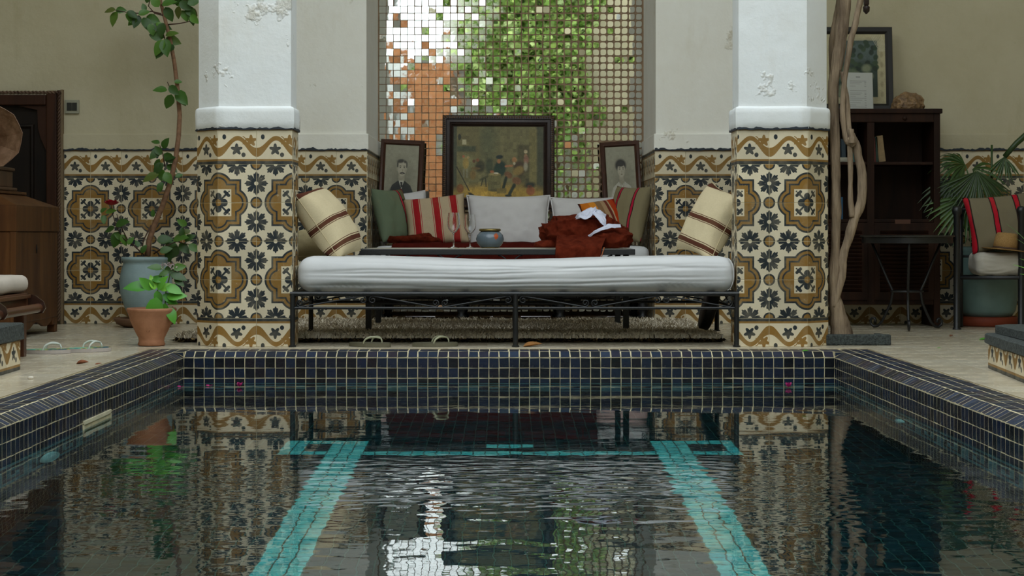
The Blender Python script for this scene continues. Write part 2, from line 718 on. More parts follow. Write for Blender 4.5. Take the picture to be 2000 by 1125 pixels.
def ragged_line(parent, pts, z=Z_BORD, h=0.012, d=0.010):
    """uneven black painted line along the top of the tiles (pts: plan points, proud by d of the tile face)"""
    mb = MB()
    for (x0, y0), (x1, y1) in zip(pts[:-1], pts[1:]):
        dx, dy = x1 - x0, y1 - y0
        L = math.hypot(dx, dy)
        nx, ny = dy / L, -dx / L
        n = max(3, int(L / 0.012))
        vs, fs = [], []
        for i in range(n + 1):
            s = i / n
            x, y = x0 + dx * s, y0 + dy * s
            hi = h * (0.75 + 0.9 * fbm(x * 25, y * 25, z * 3) + random.uniform(-0.3, 0.3))
            lo = -0.004 + 0.004 * fbm(x * 18 + 9, y * 18, 4)
            hi = max(hi, 0.001)
            vs += [(x, y, z + lo), (x + nx * d, y + ny * d, z + lo), (x + nx * d, y + ny * d, z + hi), (x, y, z + hi)]
        for i in range(n):
            a = i * 4
            for k in range(4):
                fs.append((a + k, a + 4 + k, a + 4 + (k + 1) % 4, a + (k + 1) % 4))
        fs += [(3, 2, 1, 0), (n * 4, n * 4 + 1, n * 4 + 2, n * 4 + 3)]
        mb.add(vs, fs)
    obj('painted_line', mb, M_PAINTLINE, parent, False)


def offset_poly(pts, d):
    out = []
    n = len(pts)
    for i in range(n):
        a, b, c = Vector(pts[i - 1]), Vector(pts[i]), Vector(pts[(i + 1) % n])
        e1, e2 = (b - a).normalized(), (c - b).normalized()
        n1, n2 = Vector((e1.y, -e1.x)), Vector((e2.y, -e2.x))
        bis = (n1 + n2).normalized()
        out.append((b + bis * (d / max(0.3, bis.dot(n1))))[:])
    return out


# ------------------------------------------------------------------ the pool
XL, XR, Y0 = -1.622, 1.645, 8.79
YN = 1.0                     # near end of the pool, behind the picture's lower edge
XLO, XRO, YBO = -1.83, 1.853, 8.997   # outer edges of the coping
PW = (XR - XL) / 64
ZC, ZWAT, ZFLOOR = -0.032, -0.159, -1.36


def profile_wall(name, pts, label, kind_axis):
    """pts: cross-section; kind_axis: ('x', a, b, sign)"""
    ax, a, b = kind_axis
    mb = MB()
    n = len(pts)
    vs = []
    for s in (a, b):
        for q, z in pts:
            vs.append((s, q, z) if ax == 'x' else (q, s, z))
    fs = [(i, (i + 1) % n, n + (i + 1) % n, n + i) for i in range(n)] + [tuple(range(n - 1, -1, -1)), tuple(range(n, 2 * n))]
    mb.add(vs, fs)
    bm = bmesh.new()
    me = mb.mesh(name, False)
    bm.from_mesh(me)
    bmesh.ops.recalc_face_normals(bm, faces=bm.faces)
    bm.to_mesh(me)
    bm.free()
    o = obj(name, me, M_POOLGROUT, None)
    o['kind'] = 'structure'
    o['label'] = label
    return o


def coping_tiles(parent, side):
    items = []
    if side == 'back':
        n, u, org = 64, Vector((1, 0, 0)), Vector((XL, 0, 0))
        step = (XR - XL) / n
        inner, out = Y0, Vector((0, 1, 0))
    else:
        sx = -1 if side == 'left' else 1
        u = Vector((0, 1, 0)) if side == 'left' else Vector((0, -1, 0))
        n = int((Y0 - 1.4) / PW)
        step = PW
        org = Vector((0, Y0 if side == 'right' else Y0 - n * PW, 0))
        out = Vector((sx, 0, 0))
        inner = XL if side == 'left' else XR
    rw = 0.0515
    for i in range(n):
        c0 = org + u * (step * (i + 0.5))
        wav = 0.006 * fbm(c0.x * 2.2, c0.y * 1.3, 3.1)
        if side == 'back':
            base = Vector((c0.x, inner, 0))
            if not (XL - 0.02 < c0.x < XR + 0.02):
                bull = False
            else:
                bull = True
        else:
            base = Vector((inner, c0.y, 0))
            bull = True
        Yc = base.y
        size = 1 / max(Yc, 0.5) ** 2 if Yc > 5.25 else 1e-6
        sh = random.uniform(-0.004, 0.004)
        if bull:
            cc = base + out * 0.025 + Vector((0, 0, -0.0192))
            nrm = (Vector((0, 0, 1)) - out * 0.542)
            me = tile_mesh(step - 0.005, 0.053, 0.0002, M_COPE, bev=0.0001, jit=0.0018, var=random.randrange(6))
            items.append((size * 1.2, me, wobble(face_matrix(cc, u, nrm), 0.003, 0.00003, 0.00012)))
        for r in range(3):
            cc = base + out * (0.052 + rw * (r + 0.5) + 0.0035 * fbm(c0.x * 3, c0.y * 3, r * 0.3)) + u * (sh + 0.002 * fbm(i * 0.7, r, 1)) + Vector((0, 0, -0.00592))
            me = tile_mesh(step - 0.0045, rw - 0.0042, 0.0002, M_COPE, bev=0.0001, jit=0.0015, var=random.randrange(6))
            items.append((size, me, wobble(face_matrix(cc, u, (0, 0, 1)), 0.002, 0.00003, 0.0001)))
    place_pieces(parent, items, 'coping_tile', 300, 'far_coping_tiles')


KEY = ['1111111',
       '0000000',
       '1111101',
       '1000101',
       '1010101',
       '1011101',
       '1000001',
       '1111111']
SKIM = (6.70, 7.16, -0.20, -0.139)   # skimmer opening in the left wall (y0, y1, z0, z1)


def wall_tiles(parent, side):
    items, deep = [], []
    if side == 'back':
        n, u, nrm = 64, Vector((1, 0, 0)), Vector((0, -1, 0))
        org = Vector((XL, Y0, 0))
    elif side == 'left':
        n, u, nrm = int((Y0 - YN) / PW), Vector((0, -1, 0)), Vector((1, 0, 0))
        org = Vector((XL, Y0, 0))
    else:
        n, u, nrm = int((Y0 - YN) / PW), Vector((0, -1, 0)), Vector((-1, 0, 0))
        org = Vector((XR, Y0, 0))
    uu = Vector((0, 1, 0)) if side == 'left' else u
    for i in range(n):
        for r in range(26):
            z = ZC - 0.003 - PW * (r + 0.5)
            c = org + u * (PW * (i + 0.5))
            c.z = z + (0.0015 * fbm(i * 0.3, r * 0.4, 8))
            if side == 'left' and SKIM[0] < c.y < SKIM[1] and SKIM[2] < z < SKIM[3]:
                continue
            mat = M_NAVY
            if 3 <= r < 3 + len(KEY) and KEY[r - 3][i % 7] == '1':
                mat = M_KEY
            me = tile_mesh(PW - 0.0034, PW - 0.0034, 0.0002, mat, jit=0.001, bev=0.0001, var=random.randrange(6))
            M = wobble(face_matrix(c, uu, nrm), 0.003, 0.00005, 0.0002)
            if r < 3:
                items.append((1 / c.y ** 2 if c.y > 5.2 else 1e-6, me, M))
            else:
                deep.append((me, M))
    place_pieces(parent, items, 'pool_tile', 300, 'near_pool_tiles')
    join_pieces(parent, deep, 'submerged_tiles')


w_back = profile_wall('pool_wall_back', [(Y0, -1.5), (Y0, ZC - 0.001), (YBO, ZC - 0.001), (YBO, -1.5)], 'navy tiled pool wall below the daybed', ('x', XLO, XRO))
w_left = profile_wall('pool_wall_left', [(XLO, -1.5), (XLO, ZC - 0.001), (XL, ZC - 0.001), (XL, -1.5)], 'navy tiled left pool wall', ('y', YN, Y0))
w_right = profile_wall('pool_wall_right', [(XR, -1.5), (XR, ZC - 0.001), (XRO, ZC - 0.001), (XRO, -1.5)], 'navy tiled right pool wall', ('y', YN, Y0))
w_near = profile_wall('pool_wall_front', [(YN - 0.25, -1.5), (YN - 0.25, 0.0), (YN, 0.0), (YN, -1.5)], 'pool wall at the near end', ('x', XLO, XRO))
for s, o in (('back', w_back), ('left', w_left), ('right', w_right)):
    wall_tiles(o, s)
c_back = profile_wall('pool_coping_back', [(Y0 + 0.002, ZC), (Y0 + 0.05, -0.006), (YBO, -0.006), (YBO, ZC)], 'tiled pool edge in front of the daybed', ('x', XL, XR))
c_left = profile_wall('pool_coping_left', [(XL - 0.002, ZC), (XL - 0.05, -0.006), (XLO, -0.006), (XLO, ZC)], 'tiled left pool edge', ('y', YN, Y0))
c_right = profile_wall('pool_coping_right', [(XR + 0.002, ZC), (XR + 0.05, -0.006), (XRO, -0.006), (XRO, ZC)], 'tiled right pool edge', ('y', YN, Y0))
for s, o in (('back', c_back), ('left', c_left), ('right', c_right)):
    coping_tiles(o, s)

for xa, xb in ((XLO, XL), (XR, XRO)):
    cn = obj('corner_block', MB().box((xa, Y0, ZC), (xb, YBO, -0.006)), M_POOLGROUT, c_back, False)
    for i in range(4):
        for j in range(4):
            cc = Vector((xa + 0.052 * (i + 0.5), Y0 + 0.0518 * (j + 0.5), -0.0059))
            link(bpy.data.objects.new('coping_tile', tile_mesh(0.0475, 0.0475, 0.0002, M_COPE, bev=0.0001, jit=0.0015, var=random.randrange(6))), cn, wobble(face_matrix(cc, (1, 0, 0), (0, 0, 1)), 0.006, 0.0002))

for xc, sx in ((XL, -1), (XR, 1)):
    obj('corner_tile', MB().add([(xc + sx * 0.003, Y0 - 0.0012, ZC + 0.005), (xc + sx * 0.045, Y0 - 0.0012, -0.008), (xc + sx * 0.003, Y0 - 0.0012, -0.008), (xc + sx * 0.003, Y0, ZC + 0.005), (xc + sx * 0.045, Y0, -0.008), (xc + sx * 0.003, Y0, -0.008)],
        [(0, 1, 2), (5, 4, 3), (0, 3, 4, 1), (1, 4, 5, 2), (2, 5, 3, 0)]), M_COPE, c_back, False)

# pool bottom with its turquoise lane lines
pf = structure('pool_floor', MB().box((XL - 0.1, YN - 0.1, ZFLOOR - 0.15), (XR + 0.1, Y0 + 0.1, ZFLOOR - 0.004)), M_POOLGROUT_UW, 'dark tiled pool bottom with turquoise lines')
deep = []
bm_me = tile_mesh(PW - 0.005, PW - 0.005, 0.004, M_DEEP)
tq_me = tile_mesh(PW - 0.005, PW - 0.005, 0.004, M_TURQ)
for i in range(64):
    x = XL + PW * (i + 0.5)
    for j in range(int((Y0 - YN) / PW)):
        y = Y0 - PW * (j + 0.5)
        tq = (0.63 < abs(x - 0.01) < 0.745 and y < 7.65) or (abs(x - 0.02) < 0.98 and (7.25 < y < 7.35 or (7.55 < y < 7.65 and abs(x - 0.02) > 0.63))) or (0.9 < abs(x - 0.02) < 0.98 and 7.25 < y < 7.65) \
            or (abs(x - 0.02) < 0.10 and abs(y - 7.53) < 0.06)
        deep.append((tq_me if tq else bm_me, Matrix.Translation((x, y, ZFLOOR - 0.004)) @ face_matrix((0, 0, 0), (1, 0, 0), (0, 0, 1))))
join_pieces(pf, deep, 'pool_floor_tiles')

# skimmer mouth in the left wall
sk = MB()
y0, y1, z0, z1 = SKIM
sk.box((XL - 0.15, y0, z0 - 0.01), (XL - 0.005, y1, z0))
sk.box((XL - 0.16, y0, z0), (XL - 0.15, y1, z1))
sk.box((XL - 0.15, y0, z1 - 0.004), (XL + 0.006, y1, z1 + 0.010))
sk.box((XL - 0.15, y1 - 0.012, z0), (XL + 0.006, y1, z1))
sk.box((XL - 0.15, y0, z0), (XL + 0.004, y0 + 0.012, z1))
tag(obj('skimmer_mouth', sk, simple('ivory_plastic', 'cfc7a8', 0.5), None, False), 'ivory rectangular skimmer mouth at the waterline of the left pool wall', 'skimmer')
for nm, x, sx, y, z, r, lab in (('pool_lamp', XL + 0.008, 1, 6.15, -0.42, 0.10, 'pale round pool lamp under water on the left pool wall'),
                                ('water_inlet', XR - 0.008, -1, 7.25, -0.40, 0.05, 'small pale inlet nozzle under water on the right pool wall')):
    t = thing(nm, lab, 'pool fitting', (x, y, z))
    Mx = Matrix.Translation((x, y, z)) @ Matrix.Rotation(sx * PI / 2, 4, 'Y')
    obj('ring', MB().lathe([(r * 0.75, 0.0), (r, 0.0), (r, 0.012), (r * 0.86, 0.022), (r * 0.75, 0.018)], n=28), simple('pale_plastic', 'b9dad8', 0.4), t, True, Mx, auto=40)
    obj('lens', MB().lathe([(0.001, 0.012), (r * 0.76, 0.012), (r * 0.5, 0.022), (0.001, 0.026)], n=28), simple('frosted_lens', 'd7eceb', 0.3), t, True, Mx)


# water: a rippled surface
def build_water():
    nx, ny = 330, 900
    ya, yb = YN + 0.002, Y0 - 0.006
    xs = np.linspace(XL + 0.006, XR - 0.006, nx)
    # finer rows where the picture looks closest
    t = np.linspace(0, 1, ny)
    ys = ya + (yb - ya) * t
    X, Y = np.meshgrid(xs, ys)
    Z = np.zeros_like(X)
    rg = np.random.default_rng(21)
    amp = 0.24 + 0.9 * np.exp(-((X - 0.15) / 1.1) ** 2 - ((Y - 5.15) / 0.65) ** 2) + 0.45 * np.clip((6.3 - Y) / 3.0, 0, 1)
    for k in range(70):
        lam = 0.085 * (6.0 ** rg.random())
        ang = PI / 2 + rg.normal(0, 0.42)
        kk = 2 * PI / lam
        slope = 0.00115 * (lam / 0.12) ** 0.25
        Z += slope / kk * np.sin(kk * (X * math.cos(ang) + Y * math.sin(ang)) + rg.random() * 6.28 + 0.6 * np.sin(X * rg.uniform(0.5, 2) + rg.random() * 6))
    Z *= amp
    # ring of waves thrown up by the inlet in the middle of the pool
    for cx, cy, A in ((0.08, 5.25, 0.0011), (0.95, 4.65, 0.0007)):
        R = np.hypot(X - cx, (Y - cy) * 0.9)
        Z += 0.16 * A * np.sin(R * 70.0 + 2.5 * np.sin(X * 3.1 + Y * 2.3)) * np.exp(-((R - 0.3) / 0.28) ** 2)
    chop = np.exp(-((X - 0.1) / 1.0) ** 2 - ((Y - 5.35) / 0.5) ** 2) + 0.45 * np.exp(-((X - 1.0) / 0.45) ** 2 - ((Y - 4.75) / 0.25) ** 2) + 0.16 * np.clip((6.0 - Y) / 2.5, 0, 1)
    for k in range(60):
        lam = 0.035 * (3.5 ** rg.random())
        ang = PI / 2 + rg.normal(0, 0.55)
        kk = 2 * PI / lam
        Z += chop * 0.0050 / kk * np.sin(kk * (X * math.cos(ang) + Y * math.sin(ang)) + rg.random() * 6.28 + 1.2 * np.sin(X * rg.uniform(2, 6) + Y * rg.uniform(1, 4) + rg.random() * 6))
    vs = np.stack([X, Y, Z + ZWAT], -1).reshape(-1, 3)
    i = np.arange(nx - 1)
    j = np.arange(ny - 1)
    I, J = np.meshgrid(i, j)
    a = (J * nx + I).ravel()
    q = np.stack([a, a + 1, a + nx + 1, a + nx], -1)
    me = bpy.data.meshes.new('pool_water')
    me.vertices.add(len(vs))
    me.vertices.foreach_set('co', vs.ravel())
    me.loops.add(q.size)
    me.loops.foreach_set('vertex_index', q.ravel())
    me.polygons.add(len(q))
    me.polygons.foreach_set('loop_start', np.arange(len(q)) * 4)
    me.polygons.foreach_set('loop_total', np.full(len(q), 4))
    me.update()
    me.validate()
    me.shade_smooth()
    m = Mat('pool_water', 0.0)
    m.p.inputs['Transmission Weight'].default_value = 1.0
    m.p.inputs['IOR'].default_value = 1.333
    m.p.inputs['Base Color'].default_value = (*lin('b9ecec'), 1)
    m.bump(m.noise(38, 2, 0.5, m.scaled((0.45, 1, 1))), 0.02, 0.004)
    o = obj('pool_water', me, m.m)
    o['kind'] = 'stuff'
    tag(o, 'dark rippled pool water mirroring the tiled pillars', 'water')
    return o


build_water()

# ------------------------------------------------------------------ paving


def marble_material():
    m = Mat('worn_marble_paving', 0.3, spec=0.5)
    r = m.rnd()
    c = m.ramp(r, [(0, lin('c2b79f')), (0.5, lin('c9bfa8')), (1, lin('d0c8b3'))])
    v = m.scaled((1.0, 3.5, 1))
    c = m.mix(m.rng(m.noise(2.6, 6, 0.7, v, 0.8), 0.45, 0.75, 0, 0.5), c, lin('9a8868'))
    c = m.mix(m.rng(m.noise(6, 5, 0.65, m.scaled((0.6, 4, 1)), 1.0), 0.58, 0.72, 0, 0.55), c, lin('7d684a'))
    c = m.mix(m.rng(m.noise(1.2, 4, 0.6), 0.4, 0.7, 0, 0.3), c, lin('cfc7b2'))
    m.color(c)
    m.set('Roughness', m.rng(m.noise(7, 4, 0.6), 0.3, 0.7, 0.1, 0.34))
    m.bump(m.noise(30, 4, 0.6), 0.08, 0.002)
    return m.m


M_MARBLE = marble_material()
FP = 0.2035
M_FGROUT = simple('paving_joint', 'a09378', 0.8, var=0.2, scale=20)


def paving(name, x0, x1, y0, y1, label, cover=None):
    st = structure(name, MB().box((x0, y0, -0.15), (x1, y1, -0.001)), M_FGROUT, label)
    items = []
    nx, ny = max(1, round((x1 - x0) / FP)), max(1, round((y1 - y0) / FP))
    w, d = (x1 - x0) / nx, (y1 - y0) / ny
    for i in range(nx):
        for j in range(ny):
            c = Vector((x0 + w * (i + 0.5), y0 + d * (j + 0.5), -0.005))
            px = CX + F * c.x / max(c.y, 0.3)
            inview = -40 < px < 2040 and c.y > 4.5
            hid = cover and cover[0] < c.x < cover[1] and cover[2] < c.y < cover[3]
            size = (1 / c.y ** 3 if inview else 1e-5) * (1e-3 if hid else 1)
            me = tile_mesh(w - 0.0016, d - 0.0016, 0.005, M_MARBLE, bev=0.001, var=random.randrange(3), jit=0.0006)
            items.append((size, me, wobble(face_matrix(c, (1, 0, 0), (0, 0, 1)), 0.0015, 0.0003)))
    place_pieces(st, items, 'paving_slab', 300, 'outer_paving')
    return st


paving('floor_left', -4.6, XLO, 0.0, YBO, 'marble paving left of the pool')
paving('floor_right', XRO, 4.6, 0.0, YBO, 'marble paving right of the pool')
paving('floor_gallery', -4.6, 4.6, YBO, 12.43, 'marble paving under the gallery', (-1.7, 1.3, 9.5, 12.5))
paving('floor_front', -4.6, 4.6, -3.6, 0.0, 'marble paving behind the viewpoint')

# ------------------------------------------------------------------ walls
YB, YA = 11.40, 12.43      # gallery back wall, alcove back wall
AX0, AX1 = -0.907, 0.962   # alcove opening
HW = 4.8


def wall_part(name, a, b, mat, label):
    return structure(name, MB().box(a, b), mat, label)


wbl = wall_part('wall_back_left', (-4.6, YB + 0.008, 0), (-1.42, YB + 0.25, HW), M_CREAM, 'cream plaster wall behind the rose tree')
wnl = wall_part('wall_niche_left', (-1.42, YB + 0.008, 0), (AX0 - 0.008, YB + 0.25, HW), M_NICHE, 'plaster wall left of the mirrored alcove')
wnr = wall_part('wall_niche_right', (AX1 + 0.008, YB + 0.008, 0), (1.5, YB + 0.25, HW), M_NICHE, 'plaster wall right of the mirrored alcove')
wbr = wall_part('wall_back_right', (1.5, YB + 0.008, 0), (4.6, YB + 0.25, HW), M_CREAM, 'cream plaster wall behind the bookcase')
wal = wall_part('wall_alcove_left', (-1.3, YB + 0.25, 0), (AX0 - 0.008, YA + 0.2, HW), M_NICHE, 'left side of the alcove')
war = wall_part('wall_alcove_right', (AX1 + 0.008, YB + 0.25, 0), (1.35, YA + 0.2, HW), M_NICHE, 'right side of the alcove')
for w, x0, x1, mt in ((wbl, -2.9, -1.42, M_CREAM), (wnl, -1.42, AX0 + 0.006, M_NICHE), (wnr, AX1 - 0.006, 1.5, M_NICHE), (wbr, 1.5, 4.6, M_CREAM)):
    obj('plaster_band', MB().box((x0, YB - 0.008, Z_BORD + 0.001), (x1, YB + 0.02, 1.238), 0.005), mt, w, False)
for w, x0, x1 in ((wal, AX0 - 0.02, AX0 + 0.006), (war, AX1 - 0.006, AX1 + 0.02)):
    obj('plaster_band', MB().box((x0, YB + 0.01, Z_BORD + 0.001), (x1, YA - 0.02, 1.238), 0.005), M_NICHE, w, False)
tile_panel(wbl, (-2.883, YB + 0.008), (1, 0, 0), (0, -1, 0), -1.42 + 2.883, -2.711 + 2.883)
tile_panel(wnl, (-1.42, YB + 0.008), (1, 0, 0), (0, -1, 0), 1.42 + AX0, -1.111 + 1.42)
tile_panel(wnr, (AX1, YB + 0.008), (1, 0, 0), (0, -1, 0), 1.5 - AX1, 1.163 - AX1)
tile_panel(wbr, (1.5, YB + 0.008), (1, 0, 0), (0, -1, 0), 3.1, 1.563 - 1.5)
tile_panel(wal, (AX0 - 0.008, YA), (0, -1, 0), (1, 0, 0), YA - YB - 0.0, 0.1)
tile_panel(war, (AX1 + 0.008, YB), (0, 1, 0), (-1, 0, 0), YA - YB - 0.0, 0.1)
ragged_line(wbl, [(-2.883, YB - 0.002), (-1.42, YB - 0.002)])
ragged_line(wnl, [(-1.42, YB - 0.002), (AX0, YB - 0.002)])
ragged_line(wnr, [(AX1, YB - 0.002), (1.5, YB - 0.002)])
ragged_line(wbr, [(1.5, YB - 0.002), (4.6, YB - 0.002)])

# pillars
PILL = {
    'left': ([(-1.50, 9.084), (-1.113, 9.084), (-1.113, 9.34), (-1.243, 9.47), (-1.50, 9.47), (-1.63, 9.34), (-1.63, 9.214)], 'white pillar clad in ochre and black tiles left of the daybed'),
    'right': ([(1.195, 9.084), (1.561, 9.084), (1.691, 9.214), (1.691, 9.34), (1.561, 9.47), (1.325, 9.47), (1.195, 9.34)], 'white pillar clad in ochre and black tiles right of the daybed'),
}
PLEN = {'left': 0.0, 'right': 0.366}
for s, (pts, lab) in PILL.items():
    bmP = MB().prism(offset_poly(pts, -TT), 0, HW)
    p = structure('pillar', bmP, M_WHITE, lab)
    p['category'] = 'pillar'
    n = len(pts)
    for i in range(n):
        a, b = Vector(pts[i]), Vector(pts[(i + 1) % n])
        e = (b - a)
        L = e.length
        e.normalize()
        nr = Vector((e.y, -e.x))
        a2 = a - nr * TT
        if s == 'left':
            ph = {6: L, 0: 0.0, 1: 0.187 + 0.0}.get(i, 0.1)
        else:
            ph = {0: 0.366, 1: 0.0, 6: L + 0.034}.get(i, 0.1)
        tile_panel(p, (a2.x, a2.y), (e.x, e.y, 0), (nr.x, nr.y, 0), L, ph)
    # swelling plaster collar over the tiles
    mb = MB()
    N = 0
    layers = [(1.1325, 0.004), (1.136, 0.008), (1.17, 0.009), (1.215, 0.010), (1.236, 0.008), (1.244, 0.003), (1.25, -TT - 0.001)]
    vs, fs = [], []
    for z, d in layers:
        q = offset_poly(pts, d)
        for i in range(n):
            a, b = Vector(q[i]), Vector(q[(i + 1) % n])
            for k in range(8):
                pnt = a.lerp(b, k / 8)
                jz = 0.004 * fbm(pnt.x * 9, pnt.y * 9, z * 2) if 1.15 < z < 1.249 else 0
                jd = 0.003 * fbm(pnt.x * 14, pnt.y * 14, z * 9 + 3)
                vs.append((pnt.x + jd, pnt.y + jd, z + jz))
    m8 = n * 8
    for l in range(len(layers) - 1):
        for k in range(m8):
            fs.append((l * m8 + k, l * m8 + (k + 1) % m8, (l + 1) * m8 + (k + 1) % m8, (l + 1) * m8 + k))
    mb.add(vs, fs)
    obj('plaster_collar', mb, M_WHITE, p, True, auto=50)
    q = offset_poly(pts, 0.002)
    ragged_line(p, q + [q[0]], h=0.008, d=0.008)

# lintel over the pillars, gallery ceiling, side roofs
structure('ceiling', MB().box((-4.6, 9.1, HW), (4.6, 12.9, HW + 0.2)), M_WHITE, 'gallery ceiling')
structure('beam', MB().box((-4.6, 9.1, 4.5), (4.6, 9.45, HW)), M_WHITE, 'white beam over the pillars')
structure('roof_left', MB().box((-4.8, -3.6, 3.3), (-2.5, 8.95, 3.5)), M_CREAM, 'left gallery roof')  # inferred roof out of view, set low to shade the side walls
structure('roof_right', MB().box((2.5, -3.6, 3.3), (4.8, 8.95, 3.5)), M_CREAM, 'right gallery roof')  # unseen as well, lowered to keep sky light off the right side
structure('wall_left', MB().box((-4.8, -3.6, 0), (-4.6, 12.9, HW)), M_CREAM, 'left courtyard wall')
structure('wall_right', MB().box((4.6, -3.6, 0), (4.8, 12.9, HW)), M_CREAM, 'right courtyard wall')

# ------------------------------------------------------------------ mirror mosaic
wm = structure('wall_alcove_back', MB().box((AX0 - 0.1, YA, 0), (AX1 + 0.1, YA + 0.2, HW)), simple('brown_mortar', '8d7459', 0.9, var=0.25, scale=14, bump=0.5, bscale=90, c2='a98d70'), 'alcove wall covered in mirror mosaic')
mm = Mat('mirror_glass', 0.015, 1.0)
mm.color((0.86, 0.88, 0.84))
mm.bump(mm.noise(14, 2, 0.5), 0.02, 0.004)
mm.set('Roughness', mm.rng(mm.noise(30, 3, 0.6), 0.5, 0.8, 0.012, 0.12))
_mv = {}


def mirror_mesh(rd, var):
    key = (rd, var)
    if key in _mv:
        return _mv[key]
    r = random.Random(rd * 31 + var)
    hw, hh = 0.0232 - 0.0022 * rd * 0.5 + r.uniform(-0.0012, 0.0006), 0.0232 - 0.0022 * rd * 0.5 + r.uniform(-0.0012, 0.0006)
    rad = (0.0015, 0.006, 0.012)[rd]
    pts = []
    for cx, cz, a0 in ((hw, hh, 0), (-hw, hh, 90), (-hw, -hh, 180), (hw, -hh, 270)):
        rr = rad * r.uniform(0.6, 1.3)
        sx, sz = math.copysign(1, cx), math.copysign(1, cz)
        for k in range(4 if rd else 2):
            a = math.radians(a0 + 90 * k / (3 if rd else 1))
            pts.append((cx - sx * rr + rr * math.cos(a), cz - sz * rr + rr * math.sin(a)))
    n = len(pts)
    vs = [(x, -0.004, z) for x, z in pts] + [(x, 0.002, z) for x, z in pts]
    fs = [tuple(range(n))] + [(i, n + i, n + (i + 1) % n, (i + 1) % n) for i in range(n)]
    # face must look towards -y
    fs[0] = tuple(reversed(fs[0]))
    me = bpy.data.meshes.new('mirror_tile')
    me.from_pydata(vs, [], fs)
    me.update()
    me.materials.append(mm.m)
    _mv[key] = me
    return me


items = []
MP = 0.0505
ncol = int((AX1 - AX0) / MP)
mw = (AX1 - AX0) / ncol
for i in range(ncol):
    for j in range(50):
        x = AX0 + mw * (i + 0.5) + random.uniform(-0.0008, 0.0008)
        z = 0.03 + MP * (j + 0.5) + random.uniform(-0.0008, 0.0008)
        s = (i / ncol)
        rd = 0 if s < 0.35 + random.uniform(-0.12, 0.1) else (1 if s < 0.72 + random.uniform(-0.2, 0.1) else 2)
        if z < 1.25 and s > 0.62 and random.random() < 0.5:
            rd = 2
        sg = 0.004 if random.random() < 0.8 else 0.026
        ax = random.gauss(0, sg) + 0.008 * fbm(x * 3, z * 3, 1)
        az = random.gauss(0, sg) + 0.012 * fbm(x * 3, z * 3, 5)
        M = Matrix.Translation((x, YA - 0.0005, z)) @ Matrix.Rotation(ax, 4, 'X') @ Matrix.Rotation(az, 4, 'Z') @ Matrix.Rotation(random.gauss(0, 0.015), 4, 'Y')
        behind = (-0.46 < x < 0.34 and z < 1.42) or (x < -0.6 and z < 1.25) or (x > 0.68 and z < 1.25) or z < 0.85 or z > 2.27
        items.append((0.1 if behind else 1 + 0.1 * random.random(), mirror_mesh(rd, random.randrange(5)), M))
place_pieces(wm, items, 'mirror_tile', 300, 'mirror_mosaic')

# ------------------------------------------------------------------ the courtyard behind the viewpoint (seen in the mirrors)
structure('wall_front', MB().box((-4.6, -3.8, 0), (4.6, -3.6, 3.1)), M_WHITE, 'white courtyard wall opposite the alcove')
structure('wall_front_upper', MB().box((-0.94, -3.59, 3.1), (1.24, -3.4, 4.7)), M_NICHE, 'upper pale wall opposite the alcove')
structure('wall_front_tower', MB().box((1.25, -3.59, 0), (4.6, -3.2, 6.0)), M_CREAM, 'taller white wall opposite the alcove')


def brick_material():
    m = Mat('terracotta_brick', 0.8, spec=0.2)
    b = m.node('ShaderNodeTexBrick')
    mp = m.node('ShaderNodeMapping')
    mp.inputs['Rotation'].default_value = (PI / 2, 0, 0)
    m.link(m.coord(), mp.inputs['Vector'])
    m.link(mp.outputs[0], b.inputs['Vector'])
    b.inputs['Scale'].default_value = 4.0
    b.inputs['Color1'].default_value = (*lin('b0714a'), 1)
    b.inputs['Color2'].default_value = (*lin('c98a5e'), 1)
    b.inputs['Mortar'].default_value = (*lin('a98a68'), 1)
    b.inputs['Mortar Size'].default_value = 0.015
    m.color(b.outputs[0])
    m.bump(S(m.nt, b.outputs['Fac']), -0.4, 0.01)
    return m.m


structure('wall_front_brick', MB().box((-2.6, -3.58, 0), (-0.95, -3.1, 3.5)), brick_material(), 'terracotta brick wall mirrored in the mosaic')


structure('wall_front_pier', MB().box((-1.98, -3.09, 0), (-1.72, -2.95, 4.0)), M_WHITE, 'narrow white pier opposite the alcove')


